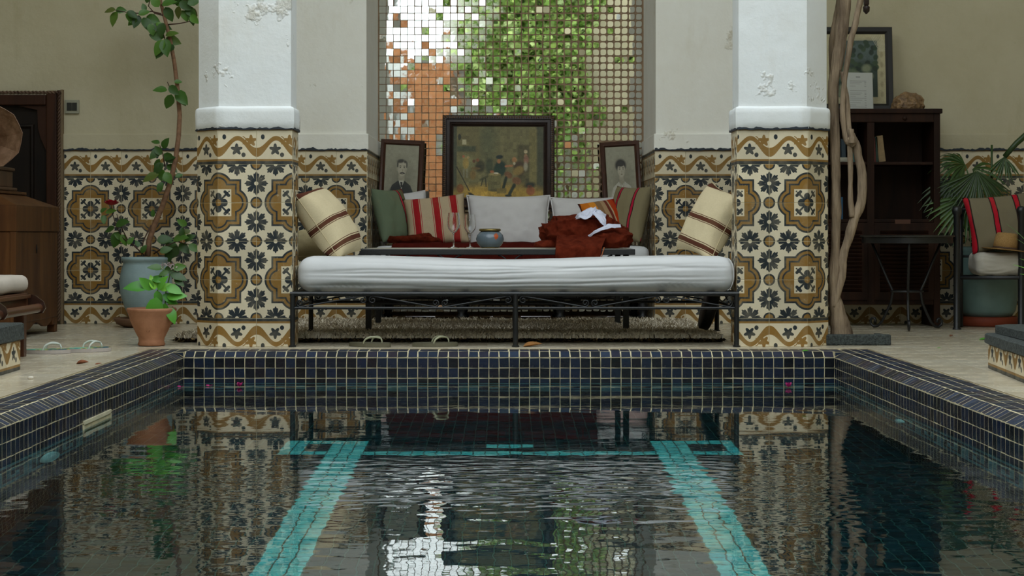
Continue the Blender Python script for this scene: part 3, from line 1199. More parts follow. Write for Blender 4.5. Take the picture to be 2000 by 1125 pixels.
def climber():
    t = thing('climbing_vine', 'mass of bright green climbing leaves reflected in the mirror mosaic', 'climbing plant', (0.3, -3.4, 0))
    lm = Mat('yellow_green_vine_leaf', 0.45, spec=0.4)  # yellow-green leaf tones, picked at random per leaf
    lm.color(lm.ramp(lm.rnd(), [(0, lin('4a7026')), (0.4, lin('7f9f42')), (0.75, lin('a9c068')), (0.9, lin('c6d890')), (1, lin('38541f'))]))
    lm.p.inputs['Transmission Weight'].default_value = 0.0
    lm.p.inputs['Subsurface Weight'].default_value = 0.0
    mb = MB()
    rg = random.Random(3)
    for k in range(9500):
        u = rg.random()
        x = -0.75 + 2.05 * rg.random()
        z = 1.1 + 4.6 * rg.random() ** 0.9
        edge = 0.35 * fbm(x * 1.5, z * 0.9, 2)
        if x < -0.35 + edge + (0.6 if z < 2 else 0) - 0.25 * (z - 3) * 0.2 or z < 1.7 + 1.1 * fbm(x * 2, 0, 7) + 0.4:
            if rg.random() < 0.85:
                continue
        y = -3.05 + 0.5 * rg.random() ** 2 + 0.12 * fbm(x * 2, z * 2, 5)
        d = Vector((rg.gauss(0, 0.6), rg.gauss(0.5, 0.4), rg.gauss(-0.5, 0.5))).normalized()
        L = rg.uniform(0.08, 0.16)
        p = Vector((x, y, z))
        mb.leaf(p, p + d * L, Vector((rg.gauss(0, 0.3), 0.6, 0.8)), L * 0.8, 0.2, 0.2, 3)
    obj('foliage', mb, lm.m, t, True, kind='stuff')
    st = MB()
    for k in range(5):
        x = -0.1 + 0.3 * k
        pts = [(x + 0.12 * fbm(k, i * 0.4, 2), -3.15 + 0.03 * fbm(k, i, 6), i * 0.35) for i in range(14)]
        st.tube(pts, [0.035 - 0.002 * i for i in range(14)], 6)
    obj('stems', st, simple('vine_bark', '6b5840', 0.9), t, True)


climber()


# ================================================================== furniture in the middle
M_IRON = simple('black_wrought_iron', '0e1114', 0.4, 0.0, var=0.35, scale=30, bump=0.25, bscale=140, spec=0.6)
M_SHEET = simple('white_cotton_sheet', 'cfd0d0', 0.85, var=0.04, scale=5, bump=0.12, bscale=250, spec=0.15)
M_WHITEC = simple('white_cushion_cotton', 'd2cfcd', 0.85, var=0.05, scale=6, bump=0.15, bscale=260, spec=0.15)


def fabric_stripes(name, stops, base_w, bump=0.4, wear=0.12, axis=0):
    """woven stripes across local x (or y); stops: (position in metres from centre, colour) from left to right"""
    if name in MATS:
        return MATS[name]
    m = Mat(name, 0.9, spec=0.1)
    c = m.xyz()[axis]
    nz = (m.noise(7, 2, 0.5) - 0.5) * 0.012
    f = m.rng(c + nz, -base_w / 2, base_w / 2, 0.0, 1.0)
    st = [(max(0.0, min(1.0, p / base_w + 0.5)), lin(col)) for p, col in stops]
    col = m.ramp(f, st, 'CONSTANT')
    weave = m.noise(1, 2, 0.6, m.scaled((420, 90, 90) if axis == 0 else (90, 420, 90)))
    col = m.mix(m.rng(weave, 0.35, 0.75, 0, wear * 2), col, lin('6e6049'))
    col = m.mix(m.rng(m.noise(9, 4, 0.6), 0.5, 0.8, 0, wear * 2), col, lin('a39266'))
    m.color(col)
    m.bump(weave, bump, 0.002)
    MATS[name] = m.m
    return m.m


def pillow_mb(w, h, t, n=26, wr=0.006, seed=0, pinch=0.08, sag=0.0):
    vs, fs = [], []
    idx = {}

    def P(u, v, side):
        # u,v in -1..1
        e = (1 - abs(u) ** 2.6) * (1 - abs(v) ** 2.6)
        z = side * t / 2 * max(e, 0) ** 0.42
        px = u * w / 2 * (1 - pinch * (1 - v * v) * abs(u) ** 3)
        py = v * h / 2 * (1 - pinch * (1 - u * u) * abs(v) ** 3)
        k = max(0, 1 - max(abs(u), abs(v)) ** 6)
        z += k * wr * (fbm(u * 2.2 + seed, v * 2.2, side * 3 + seed) + 0.5 * fbm(u * 6 + seed, v * 5, side + seed))
        py -= sag * (1 - abs(u)) * (v + 1) * 0.5
        return (px, py, z)
    for i in range(n + 1):
        for j in range(n + 1):
            u, v = -1 + 2 * i / n, -1 + 2 * j / n
            edge = i in (0, n) or j in (0, n)
            idx[(i, j, 1)] = len(vs)
            vs.append(P(u, v, 1))
            if edge:
                idx[(i, j, -1)] = idx[(i, j, 1)]
            else:
                idx[(i, j, -1)] = len(vs)
                vs.append(P(u, v, -1))
    for i in range(n):
        for j in range(n):
            fs.append((idx[(i, j, 1)], idx[(i + 1, j, 1)], idx[(i + 1, j + 1, 1)], idx[(i, j + 1, 1)]))
            fs.append((idx[(i, j, -1)], idx[(i, j + 1, -1)], idx[(i + 1, j + 1, -1)], idx[(i + 1, j, -1)]))
    mb = MB()
    mb.add(vs, fs)
    ring = [vs[idx[(i, 0, 1)]] for i in range(n)] + [vs[idx[(n, j, 1)]] for j in range(n)] + [vs[idx[(i, n, 1)]] for i in range(n, 0, -1)] + [vs[idx[(0, j, 1)]] for j in range(n, 0, -1)]
    return mb, ring


def cushion(label, loc, x, nrm, w, h, t, mat, edge=None, er=0.003, seed=0, group=None, name='cushion', edge_name='piping', **kw):
    Mx = frame(loc, x, nrm)
    th = thing(name, label, 'cushion', Vector(loc) + Vector((0, 0, -h / 2)), group)
    mb, ring = pillow_mb(w, h, t, seed=seed, **kw)
    obj('cover', mb, mat, th, True, Mx)
    if edge is not None:
        obj(edge_name, MB().tube(ring + [ring[0]], er, 6, cap=False), edge, th, True, Mx)
    return th


# ---------------------------------------------------------------- daybed in front
DX0, DX1, DY0, DY1 = -1.113, 1.193, 9.09, 9.95
ZR, ZL = 0.276, 0.202
DXC = 0.045


def spiral(cx, cz, r, a0, turns, y, n=16, ccw=1):
    """curl from the inside outwards, ending at angle a0 with radius r"""
    out = []
    for i in range(n + 1):
        s = i / n
        a = a0 - ccw * (1 - s) * turns * 2 * PI
        rr = r * (0.22 + 0.78 * s)
        out.append((cx + rr * math.cos(a), y, cz + rr * math.sin(a)))
    return out


def s_scroll(mb, xa, xb, up, y, rad=0.0046, zl=ZL + 0.006, zh=ZR - 0.012):
    """flat S scroll from xa to xb; up: rises towards xb"""
    r = (zh - zl) * 0.36
    if up:
        L = spiral(xa + r * 1.25, zl + r, r, -PI / 2 + 0.15, 1.35, y, 18, 1)
        R = spiral(xb - r * 1.25, zh - r, r, PI / 2 + 0.15, 1.35, y, 18, 1)
    else:
        L = spiral(xa + r * 1.25, zh - r, r, PI / 2 - 0.15, 1.35, y, 18, -1)
        R = spiral(xb - r * 1.25, zl + r, r, -PI / 2 - 0.15, 1.35, y, 18, -1)
    mb.tube(L + R[::-1], rad, 6)


db = thing('daybed', 'long black wrought iron daybed with a white mattress at the pool edge', 'daybed', (DXC, 9.5, 0))
for x in (DX0, DXC, DX1):
    for y in (DY0, DY1):
        mb = MB()
        z0 = 0.002 if y == DY0 else 0.034
        mb.tube([(x, y, z0), (x, y, ZR)], 0.0135, 12)
        mb.lathe([(0.02, 0), (0.02, 0.005), (0.0145, 0.008)], (x, y, z0), 12)
        obj('leg', mb, M_IRON, db, True, auto=50)
for y in (DY0, DY1):
    mb = MB().tube([(DX0 - 0.012, y, ZR), (DX1 + 0.012, y, ZR)], 0.0125, 12)
    obj('top_rail', mb, M_IRON, db, True, auto=50)
    obj('lower_rail', MB().tube([(DX0, y, ZL), (DX1, y, ZL)], 0.0075, 10), M_IRON, db, True, auto=50)
for x in (DX0, DX1):
    obj('side_rail', MB().tube([(x, DY0, ZR), (x, DY1, ZR)], 0.0125, 12), M_IRON, db, True, auto=50)
    obj('lower_side_rail', MB().tube([(x, DY0, ZL), (x, DY1, ZL)], 0.0075, 10), M_IRON, db, True, auto=50)
for y in (DY0, DY1):
    for a, b, seq in ((DX0 + 0.014, DXC - 0.014, (1, 0, 1)), (DXC + 0.014, DX1 - 0.014, (0, 1, 0))):
        for k, up in enumerate(seq):
            mb = MB()
            s_scroll(mb, a + (b - a) * k / 3, a + (b - a) * (k + 1) / 3, bool(up), y)
            obj('scroll', mb, M_IRON, db, True)
for sx in (DX0, DX1):
    mb = MB()
    for k in range(2):
        yy = [DY0 + 0.03 + (DY1 - DY0 - 0.06) * q / 24 for q in range(25)]
        mb.tube([(sx, y, ZL + 0.012 + (ZR - ZL - 0.024) * (0.5 + 0.5 * math.sin((q / 24 + k * 0.5) * 2 * PI))) for q, y in enumerate(yy)], 0.0036, 6)
    obj('side_scroll', mb, M_IRON, db, True)
for k in range(9):
    x = DX0 + (DX1 - DX0) * (k + 0.5) / 9
    obj('bed_slat', MB().box((x - 0.02, DY0, ZR - 0.004), (x + 0.02, DY1, ZR + 0.004)), M_IRON, db, False)
MZ0, MZ1 = 0.284, 0.47
mcx, mw_ = 0.05, 2.285


def mat_fn(p, n):
    q = Vector(p)
    s = q.x / (mw_ / 2)
    # sag in the middle, plump ends
    top = max(0, (q.z + 0.093) / 0.186)
    q.z -= 0.026 * top * math.exp(-((s + 0.05) / 0.55) ** 2)
    if q.z > 0 and False:
        pass
    front = max(0.0, -n.y)
    if front > 0:
        zz = p.z
        env = (1 - abs(s) ** 3.5)
        w = 0.0
        for k, (f, z0, sl) in enumerate(((0.9, 0.055, -0.02), (1.3, 0.02, 0.015), (0.7, -0.015, 0.0), (1.1, -0.045, 0.012), (1.0, 0.038, 0.02), (0.8, -0.068, -0.01))):
            zc = z0 + sl * s + 0.006 * fbm(s * 2.5 + k * 3, k, 1)
            a = 0.008 * (0.6 + 0.8 * fbm(s * 1.7 + k * 5, 2, k))
            w += a * math.exp(-((zz - zc) / 0.0075) ** 2)
        q.y += front * (w * env)
        # gathered seam near both lower corners
        for sc in (-0.78, 0.72):
            g = math.exp(-((s - sc) / 0.1) ** 2) * math.exp(-((zz + 0.07) / 0.025) ** 2)
            q.y += 0.004 * g * math.sin(p.x * 420 + 2 * math.sin(p.z * 160))
            q.y += 0.012 * g
    up = max(0.0, n.z)
    q.z += 0.004 * fbm(p.x * 3, p.y * 6, 1.5) * (1 if p.z > 0 else 0)
    return q


mb = MB().rbox(mw_, 0.86, MZ1 - MZ0, 0.075, (220, 36, 44), mat_fn, (mcx, 9.515, (MZ0 + MZ1) / 2))
mt = obj('mattress', mb, M_SHEET, db)
# piping seam round the right end of the mattress
pts = []
for k in range(29):
    a = -PI / 2 + PI * k / 28
    pts.append((mcx + mw_ / 2 - 0.045 + 0.03 * math.cos(a) * 1.0, 9.515 - 0.43 + 0.02 + 0.035 * (1 - math.cos(a)) - 0.016, (MZ0 + MZ1) / 2 + 0.083 * math.sin(a)))
obj('seam', MB().tube(pts, 0.0022, 6), M_SHEET, mt)

# cream pillows with brown stripes at both ends of the daybed
BR, CRM = '5a3326', 'd3c4a0'
st_l = [(-0.25, CRM), (-0.205, BR), (-0.175, CRM), (-0.020, CRM), (-0.013, BR), (-0.009, CRM), (-0.004, BR), (0.018, CRM), (0.022, BR), (0.026, CRM), (0.118, CRM), (0.122, BR), (0.126, CRM), (0.131, BR), (0.155, CRM), (0.16, BR), (0.164, CRM)]
m_pl = fabric_stripes('cream_wool_brown_stripes', st_l, 0.5, 0.5, 0.07)
m_seam = simple('cream_seam', 'c8b891', 0.9, var=0.1, bump=0.2)
cushion('cream wool pillow with brown stripes leaning on the left pillar', W(632, 436, 9.42) + Vector((0.022, 0.02, 0.002)), (0.56, -0.02, -0.83), (0.80, -0.22, 0.56), 0.42, 0.40, 0.20, m_pl, m_seam, 0.002, 3, 'striped pillows on the daybed', 'pillow', 'seam', pinch=0.05)
cushion('cream wool pillow with brown stripes leaning on the right pillar', W(1388, 434, 9.44), (-0.50, -0.03, -0.86), (-0.78, -0.46, 0.42), 0.42, 0.36, 0.17, m_pl, m_seam, 0.002, 8, 'striped pillows on the daybed', 'pillow', 'seam', pinch=0.14)
cushion('plain beige bolster lying behind the striped pillow on the left', W(618, 480, 9.78) + Vector((0, 0, 0.005)), (1, 0, 0.05), (0.0, -0.5, 0.85), 0.30, 0.26, 0.12, simple('beige_linen', 'b9ab84', 0.9, var=0.1, bump=0.3, bscale=200), m_seam, 0.002, 5, None, 'bolster', 'seam')

# ---------------------------------------------------------------- coffee table
TX0, TX1, TY0, TY1, TZ = -0.845, 0.735, 10.03, 10.86, 0.500
ct = thing('coffee_table', 'long black framed coffee table between the daybed and the sofa', 'table', (-0.05, 10.45, 0.03))
fr = MB()
fr.box((TX0, TY0, TZ - 0.034), (TX1, TY0 + 0.03, TZ), 0.003)
fr.box((TX0, TY1 - 0.03, TZ - 0.034), (TX1, TY1, TZ), 0.003)
fr.box((TX0, TY0 + 0.03, TZ - 0.034), (TX0 + 0.03, TY1 - 0.03, TZ), 0.003)
fr.box((TX1 - 0.03, TY0 + 0.03, TZ - 0.034), (TX1, TY1 - 0.03, TZ), 0.003)
obj('top_frame', fr, M_IRON, ct, False)
obj('top_panel', MB().box((TX0 + 0.03, TY0 + 0.03, TZ - 0.02), (TX1 - 0.03, TY1 - 0.03, TZ + 0.001)), simple('pale_stone_top', 'a9a391', 0.35, var=0.15, scale=6), ct, False)
for x in (TX0 + 0.05, TX1 - 0.05):
    for y in (TY0 + 0.04, TY1 - 0.04):
        obj('leg', MB().box((x - 0.017, y - 0.017, 0.03), (x + 0.017, y + 0.017, TZ - 0.034), 0.003), M_IRON, ct, False)
for x in (TX0 + 0.22, -0.33, 0.02, 0.35, TX1 - 0.2):
    mb = MB()
    for s in (-1, 1):
        mb.tube([(x + s * 0.05 + s * px_, TY0 + 0.012, TZ - 0.036 - pz_) for px_, pz_ in ((0.02, 0.0), (0.0, 0.004), (-0.022, 0.02), (-0.03, 0.045), (-0.012, 0.062), (0.008, 0.05))], 0.0045, 6)
    obj('scroll_bracket', mb, M_IRON, ct, True)
for y in (TY0 + 0.04, TY1 - 0.04):
    obj('stretcher', MB().box((TX0 + 0.05, y - 0.008, 0.18), (TX1 - 0.05, y + 0.008, 0.196)), M_IRON, ct, False)

# wine glasses, ceramic jar and dish on it
mg = Mat('clear_glass', 0.02)
mg.p.inputs['Transmission Weight'].default_value = 1.0
mg.p.inputs['IOR'].default_value = 1.45
mg.color((0.97, 0.98, 0.98))
M_GLASS = mg.m


def wine_glass(label, px, h, Y):
    base = W(px, 484, Y)
    base.z = TZ + 0.0015
    t = thing('wine_glass', label, 'glass', base, 'wine glasses on the coffee table')
    k = h / 0.21
    prof_o = [(0.034, 0.0), (0.034, 0.0015), (0.02, 0.004), (0.006, 0.009), (0.0038, 0.02), (0.0036, 0.075), (0.006, 0.088), (0.02, 0.1), (0.033, 0.118), (0.0385, 0.14), (0.037, 0.17), (0.0325, 0.21)]
    obj('foot', MB().lathe([(r * k, z * k) for r, z in prof_o[:4]], base, 28), M_GLASS, t, True)
    obj('stem', MB().lathe([(r * k, z * k) for r, z in prof_o[3:7]], base, 16), M_GLASS, t, True)
    outer = [(r * k, z * k) for r, z in prof_o[6:]]
    inner = [(max(r - 0.0013, 0.0005) * k, (z + 0.001) * k) for r, z in prof_o[6:]][::-1]
    inner[0] = (inner[0][0], outer[-1][1])
    obj('bowl', MB().lathe(outer + inner, base, 32), M_GLASS, t, True, auto=50)


wine_glass('taller clear wine glass, left of the two on the coffee table', 886, 0.212, 10.5)
wine_glass('smaller clear wine glass, right of the two on the coffee table', 918, 0.203, 10.62)

jb = W(957, 482, 10.5)
jb.z = TZ + 0.002
jar = thing('ceramic_jar', 'round grey blue ceramic jar with metal rim and orange chip', 'jar', jb)
mj = Mat('grey_blue_glaze', 0.18, spec=0.6)
cj = mj.mix(mj.rng(mj.noise(7, 3, 0.5), 0.3, 0.7), lin('525f6a'), lin('64727c'))
px_, py_, pz_ = mj.xyz()
ch = (((px_ - (jb.x + 0.038)).abs() * 1.6 + (pz_ - (jb.z + 0.07)).abs() * 1.0 + (mj.noise(60, 2, 0.5) - 0.5) * 0.03) < 0.024) * (py_ < jb.y)
mj.color(mj.mix(ch, cj, lin('b5562f')))
obj('body', MB().lathe([(0.045, 0.0), (0.06, 0.008), (0.078, 0.03), (0.084, 0.055), (0.078, 0.078), (0.06, 0.096), (0.052, 0.1), (0.048, 0.098), (0.055, 0.08), (0.05, 0.02)], jb, 40), mj.m, jar, True)
M_BRASS = simple('tarnished_brass', '8b7a4a', 0.35, 0.9, var=0.3, scale=40, bump=0.3)
obj('rim', MB().lathe([(0.052, 0.098), (0.064, 0.102), (0.066, 0.11), (0.06, 0.116), (0.05, 0.112)], jb, 40), M_BRASS, jar, True)
obj('foot_ring', MB().lathe([(0.05, 0.0), (0.056, 0.002), (0.055, 0.008), (0.048, 0.009)], jb, 32), M_BRASS, jar, True)
dsh = W(1196, 482, 10.3)
dsh.z = TZ + 0.0015
tag(obj('small_dish', MB().lathe([(0.03, 0.0), (0.043, 0.006), (0.046, 0.013), (0.042, 0.012), (0.03, 0.005), (0.001, 0.004)], dsh, 28), simple('pale_wood', 'b48e68', 0.5)), 'small shallow wooden dish on the right end of the coffee table', 'dish')

# ---------------------------------------------------------------- heap of rust towels on the table
M_RUST = simple('rust_terry_towel', '551d10', 0.95, var=0.25, scale=26, bump=0.9, bscale=330, spec=0.05, bdist=0.004, c2='6e2c1a')
M_LILAC = simple('white_robe_cotton', 'cfd2e2', 0.85, var=0.05, scale=9, bump=0.25, bscale=200, spec=0.1)


def heap_mb(cx, cy, z0, w, d, h, seed, nx=80, ny=54, ridge=0.05, lean=0.0):
    """crumpled cloth: folded mound whose rim turns under itself"""
    vs, fs = [], []
    for j in range(ny + 1):
        for i in range(nx + 1):
            a = 2 * PI * i / nx
            s = j / ny
            rr = math.sin(s * PI * 0.62) if s < 0.85 else math.sin(0.85 * PI * 0.62) * (1 - (s - 0.85) * 0.9)
            rr /= 1.0
            rim = 1 + 0.16 * fbm(math.cos(a) * 1.4 + seed, math.sin(a) * 1.4, 2)
            x, y = math.cos(a) * rr * w / 2 * rim, math.sin(a) * rr * d / 2 * rim
            z = h * (math.cos(s * PI * 0.5) ** 0.8 if s < 1 else 0)
            x += lean * z / h * w * 0.25
            fold = abs(fbm(x * 5.5 + seed, y * 7 + z * 3, z * 5 + seed, 2)) - 0.22
            sw = math.sin(x * 26 + 4 * fbm(x * 3, y * 3 + seed, z * 4) + z * 22)
            k = min(1, s * 4) * (1 - 0.6 * max(0, s - 0.8) / 0.2)
            r1 = (1 - min(1, abs(fbm(x * 6 + seed, y * 5 + z * 4, z * 6 + seed, 2)) * 1.4)) ** 2
            r2 = (1 - min(1, abs(fbm(x * 13 + seed, y * 9 - z * 9, z * 12, 2)) * 1.6)) ** 3
            m = ridge * (0.75 * r1 + 0.35 * r2 - 0.35 + 0.12 * sw) * k
            vs.append((cx + x + math.cos(a) * m, cy + y + math.sin(a) * m, z0 + max(z + m * 0.7, 0.003)))
    n1 = nx + 1
    for j in range(ny):
        for i in range(nx):
            fs.append((j * n1 + i, j * n1 + i + 1, (j + 1) * n1 + i + 1, (j + 1) * n1 + i))
    mb = MB()
    mb.add(vs, fs)
    return mb


def sheet_mb(path, x0f, x1f, nu=40, nv=40, wav=0.008, seed=1, freq=40):
    """cloth strip: path = (y, z) points; spans from x0f(s) to x1f(s)"""
    P = [Vector((0, a, b)) for a, b in path]
    d = [0]
    for a, b in zip(P[:-1], P[1:]):
        d.append(d[-1] + (b - a).length)
    vs, fs = [], []
    for j in range(nv + 1):
        s = j / nv
        L = s * d[-1]
        k = max(i for i in range(len(d)) if d[i] <= L + 1e-9)
        k = min(k, len(P) - 2)
        f = (L - d[k]) / (d[k + 1] - d[k])
        p = P[k].lerp(P[k + 1], f)
        tdir = (P[k + 1] - P[k]).normalized()
        nr = Vector((0, -tdir.z, tdir.y))
        for i in range(nu + 1):
            u = i / nu
            x = x0f(s) + (x1f(s) - x0f(s)) * u
            w = wav * (fbm(x * freq / 6 + seed, s * 2, seed) + 0.6 * math.sin(x * freq + 3 * fbm(x * 3, s * 2, seed + 4)))
            q = p + nr * (-abs(w))
            vs.append((x, q.y, q.z))
    for j in range(nv):
        for i in range(nu):
            a = j * (nu + 1) + i
            fs.append((a, a + 1, a + nu + 2, a + nu + 1))
    mb = MB()
    mb.add(vs, fs)
    return mb


tw = thing('towel_heap', 'crumpled rust red towels piled on the right end of the coffee table', 'towel', (0.48, 10.42, TZ))
obj('crumpled_towel', heap_mb(0.455, 10.47, TZ + 0.002, 0.50, 0.44, 0.20, 3.3, 120, 80, ridge=0.034, lean=0.1), M_RUST, tw)
obj('folded_towel', heap_mb(0.61, 10.32, TZ + 0.002, 0.25, 0.28, 0.115, 8.1, 90, 60, 0.028), M_RUST, tw)
obj('towel_corner', heap_mb(0.235, 10.38, TZ + 0.002, 0.16, 0.14, 0.045, 5.7, 40, 24, 0.022), M_RUST, tw)
path = [(10.5, TZ + 0.03), (10.3, TZ + 0.075), (10.15, TZ + 0.05), (10.06, TZ + 0.018), (10.022, TZ + 0.004), (10.016, TZ - 0.03), (10.018, 0.40), (10.02, 0.34)]
obj('hanging_towel', sheet_mb(path, lambda s: 0.27 + 0.04 * (1 - s), lambda s: 0.56 + 0.03 * math.sin(s * 5), 60, 60, 0.01, 2, 55), M_RUST, tw, solid=0.006)
obj('towel_hem', MB().tube([(0.56 + 0.03 * math.sin(5 * (0.65 + 0.35 * k / 10)), 10.011, TZ + 0.01 - k * 0.017) for k in range(11)], 0.0035, 6), simple('orange_hem', 'a5613a', 0.9), tw)
rb = thing('robe', 'white cotton robe tangled over the rust towels', 'robe', (0.48, 10.4, TZ + 0.15))


def ribbon_mb(pts, w, nrm=(0, -0.6, 0.8), seed=0, n=26, crump=0.012):
    P = [Vector(p) for p in pts]
    vs, fs = [], []
    nn = len(P)
    m = (nn - 1) * 8
    for i in range(m + 1):
        t = i / 8
        k = min(int(t), nn - 2)
        f = t - k
        p0, p1, p2, p3 = P[max(k - 1, 0)], P[k], P[k + 1], P[min(k + 2, nn - 1)]
        p = 0.5 * ((2 * p1) + (p2 - p0) * f + (2 * p0 - 5 * p1 + 4 * p2 - p3) * f * f + (3 * p1 - p0 - 3 * p2 + p3) * f ** 3)
        tg = (p2 - p0) * (1 - f) + (p3 - p1) * f
        tg.normalize()
        sd = tg.cross(Vector(nrm)).normalized()
        up = sd.cross(tg)
        ww = w[k] + (w[k + 1] - w[k]) * f if hasattr(w, '__len__') else w
        for j in range(9):
            v = j / 8 - 0.5
            c = crump * fbm(p.x * 30 + seed, p.z * 30 + v * 3, seed + v * 4) + crump * 0.6 * math.cos(v * 9)
            vs.append(p + sd * (v * ww) + up * c)
    for i in range(m):
        for j in range(8):
            a = i * 9 + j
            fs.append((a, a + 1, a + 10, a + 9))
    mb = MB()
    mb.add(vs, fs)
    return mb


def RP(px, py, Y=10.3):
    return W(px, py, Y)


obj('robe_body', ribbon_mb([RP(1126, 428, 10.38), RP(1134, 418, 10.34), RP(1150, 413, 10.31), RP(1168, 415, 10.3), RP(1183, 422, 10.31)], [0.045, 0.07, 0.075, 0.06, 0.04], seed=2), M_LILAC, rb, solid=0.004)
obj('robe_sash', ribbon_mb([RP(1160, 414, 10.28), RP(1172, 422, 10.22), RP(1178, 432, 10.2), RP(1182, 441, 10.2)], [0.04, 0.05, 0.042, 0.006], seed=5, crump=0.006), M_LILAC, rb, solid=0.003)
obj('robe_collar', ribbon_mb([RP(1132, 420, 10.3), RP(1145, 424, 10.26), RP(1158, 412, 10.27), RP(1163, 405, 10.3)], [0.03, 0.035, 0.03, 0.01], seed=9, crump=0.008), M_LILAC, rb, solid=0.003)
obj('robe_sleeve', ribbon_mb([RP(1150, 462, 10.24), RP(1168, 450, 10.2), RP(1190, 441, 10.2), RP(1212, 440, 10.22)], [0.008, 0.025, 0.04, 0.03], seed=7, crump=0.008), M_LILAC, rb, solid=0.003)

# ---------------------------------------------------------------- sofa in the alcove
SZ = 0.505
sf = thing('alcove_sofa', 'low sofa with a white mattress filling the mirrored alcove', 'sofa', (0.03, 11.9, 0.03))
obj('mattress', MB().rbox(1.82, 0.92, 0.17, 0.05, (60, 24, 8), lambda p, n: p + Vector((0, 0, 0.006 * fbm(p.x * 4, p.y * 4, 1))), (0.027, 11.93, SZ - 0.085)), M_SHEET, sf)
obj('base_mattress', MB().rbox(1.80, 0.92, 0.135, 0.03, (40, 16, 6), None, (0.027, 11.93, 0.262)), simple('pinkish_ticking', 'c8aea8', 0.9, var=0.08, bump=0.2), sf)
obj('frame', MB().box((-0.87, 11.48, 0.165), (0.925, 12.38, 0.194), 0.004), M_IRON, sf, False)
for x in (-0.84, -0.3, 0.35, 0.895):
    for y in (11.52, 12.34):
        obj('leg', MB().lathe([(0.03, 0.0), (0.034, 0.015), (0.02, 0.03), (0.03, 0.06), (0.034, 0.085), (0.022, 0.11), (0.03, 0.125), (0.03, 0.136)], (x, y, 0.03 if y < 11.6 else 0.0), 16), M_IRON, sf, True)
th = obj('throw', sheet_mb([(12.02, SZ + 0.018), (11.6, SZ + 0.018), (11.46, SZ + 0.012), (11.435, SZ - 0.02), (11.432, 0.35), (11.435, 0.215)], lambda s: -0.80 + 0.14 * (1 - s), lambda s: 0.63 - 0.05 * s, 90, 50, 0.008, 4, 30), simple('dark_red_throw', '4a1610', 0.95, var=0.2, scale=20, bump=0.7, bscale=260, spec=0.05), None, solid=0.005)
tag(th, 'dark red throw spread over the sofa seat and hanging down its front', 'throw')
tag(obj('bunched_throw', heap_mb(-0.62, 11.72, SZ + 0.016, 0.36, 0.24, 0.06, 2.2, 50, 26, 0.03), M_RUST), 'bunched end of the rust red throw beside the green cushion', 'throw')

RD, BK, OL = 'a8152c', '23191a', '8a8062'
m_green = fabric_stripes('green_wool_red_stripes', [(-0.25, '6b7a62'), (0.045, '6b7a62'), (0.060, BK), (0.067, 'c03040'), (0.082, BK), (0.09, '6e6a4e'), (0.135, '6e6a4e'), (0.142, BK), (0.148, 'c03040'), (0.158, BK), (0.164, '6b7a62')], 0.5, 0.5, 0.08)
cushion('green wool cushion with thin red stripes in the left corner of the sofa', W(766, 424, 11.85) + Vector((0, 0, 0.012)), (0.57, 0.82, 0.0), (0.78, -0.55, 0.30), 0.34, 0.385, 0.12, m_green, None, seed=1)
cushion('white cushion half hidden between the green and the red striped cushions', W(789, 424, 12.1), (0.9, -0.3, 0.25), (0.25, -0.9, 0.3), 0.36, 0.36, 0.13, M_WHITEC, M_WHITEC, 0.004, 2)
bs = [(-0.25, 'b9a688')]
for c in (-0.127, 0.01, 0.128):
    bs += [(c - 0.030, RD), (c - 0.027, 'b9a688'), (c - 0.021, '9c1a22'), (c + 0.021, 'b9a688'), (c + 0.027, RD), (c + 0.030, 'b9a688')]
m_beige = fabric_stripes('beige_wool_red_bands', bs, 0.5, 0.6, 0.06)
cushion('beige woven cushion with three red bands on the sofa', W(852, 432, 11.86) + Vector((0, 0, 0.0)), (1, 0.05, 0.11), (0.02, -0.93, 0.37), 0.425, 0.37, 0.14, m_beige, None, seed=4)
cushion('large plain white cushion with piping in the middle of the sofa', W(993, 435, 12.12), (1, 0, 0.0), (0.0, -0.95, 0.32), 0.58, 0.40, 0.17, M_WHITEC, M_WHITEC, 0.006, 6, wr=0.014)
cushion('plain white cushion with piping behind the rust towels', W(1147, 436, 12.12), (1, 0, 0.02), (0.02, -0.95, 0.32), 0.50, 0.38, 0.16, M_WHITEC, M_WHITEC, 0.006, 7, wr=0.014)
m_or = fabric_stripes('orange_red_striped_wool', [(-0.25, '5a2416'), (-0.15, 'c9701f'), (-0.10, 'd98a2c'), (-0.06, '8a6a4a'), (-0.02, 'a98a68'), (0.01, '6b2a22'), (0.03, 'b9a07c'), (0.04, 'b0360f'), (0.08, '8e1c10'), (0.10, 'c03c12'), (0.13, '6e120e'), (0.15, 'b5300f')], 0.5, 0.5, 0.05)
cushion('orange and red striped cushion sticking up behind the towels', W(1186, 432, 11.8), (0.85, -0.2, 0.45), (0.25, -0.8, 0.55), 0.32, 0.34, 0.12, m_or, None, seed=9)
ol = [(-0.25, OL)]
for c in (-0.075, 0.075):
    ol += [(c - 0.016, BK), (c - 0.010, 'b01c3a'), (c + 0.006, BK), (c + 0.012, OL)]
ol += [(0.165, 'b01c3a'), (0.169, OL)]
ol = [(-0.25, OL), (-0.169, 'b01c3a'), (-0.165, OL)] + ol[1:]
m_ol = fabric_stripes('olive_wool_crimson_stripes', ol, 0.5, 0.5, 0.06)
cushion('olive wool cushion with crimson stripes in the right corner of the sofa', W(1228, 418, 11.80), (0.62, -0.78, 0.0), (-0.70, -0.62, 0.28), 0.34, 0.40, 0.13, m_ol, None, seed=11)

# ---------------------------------------------------------------- pictures


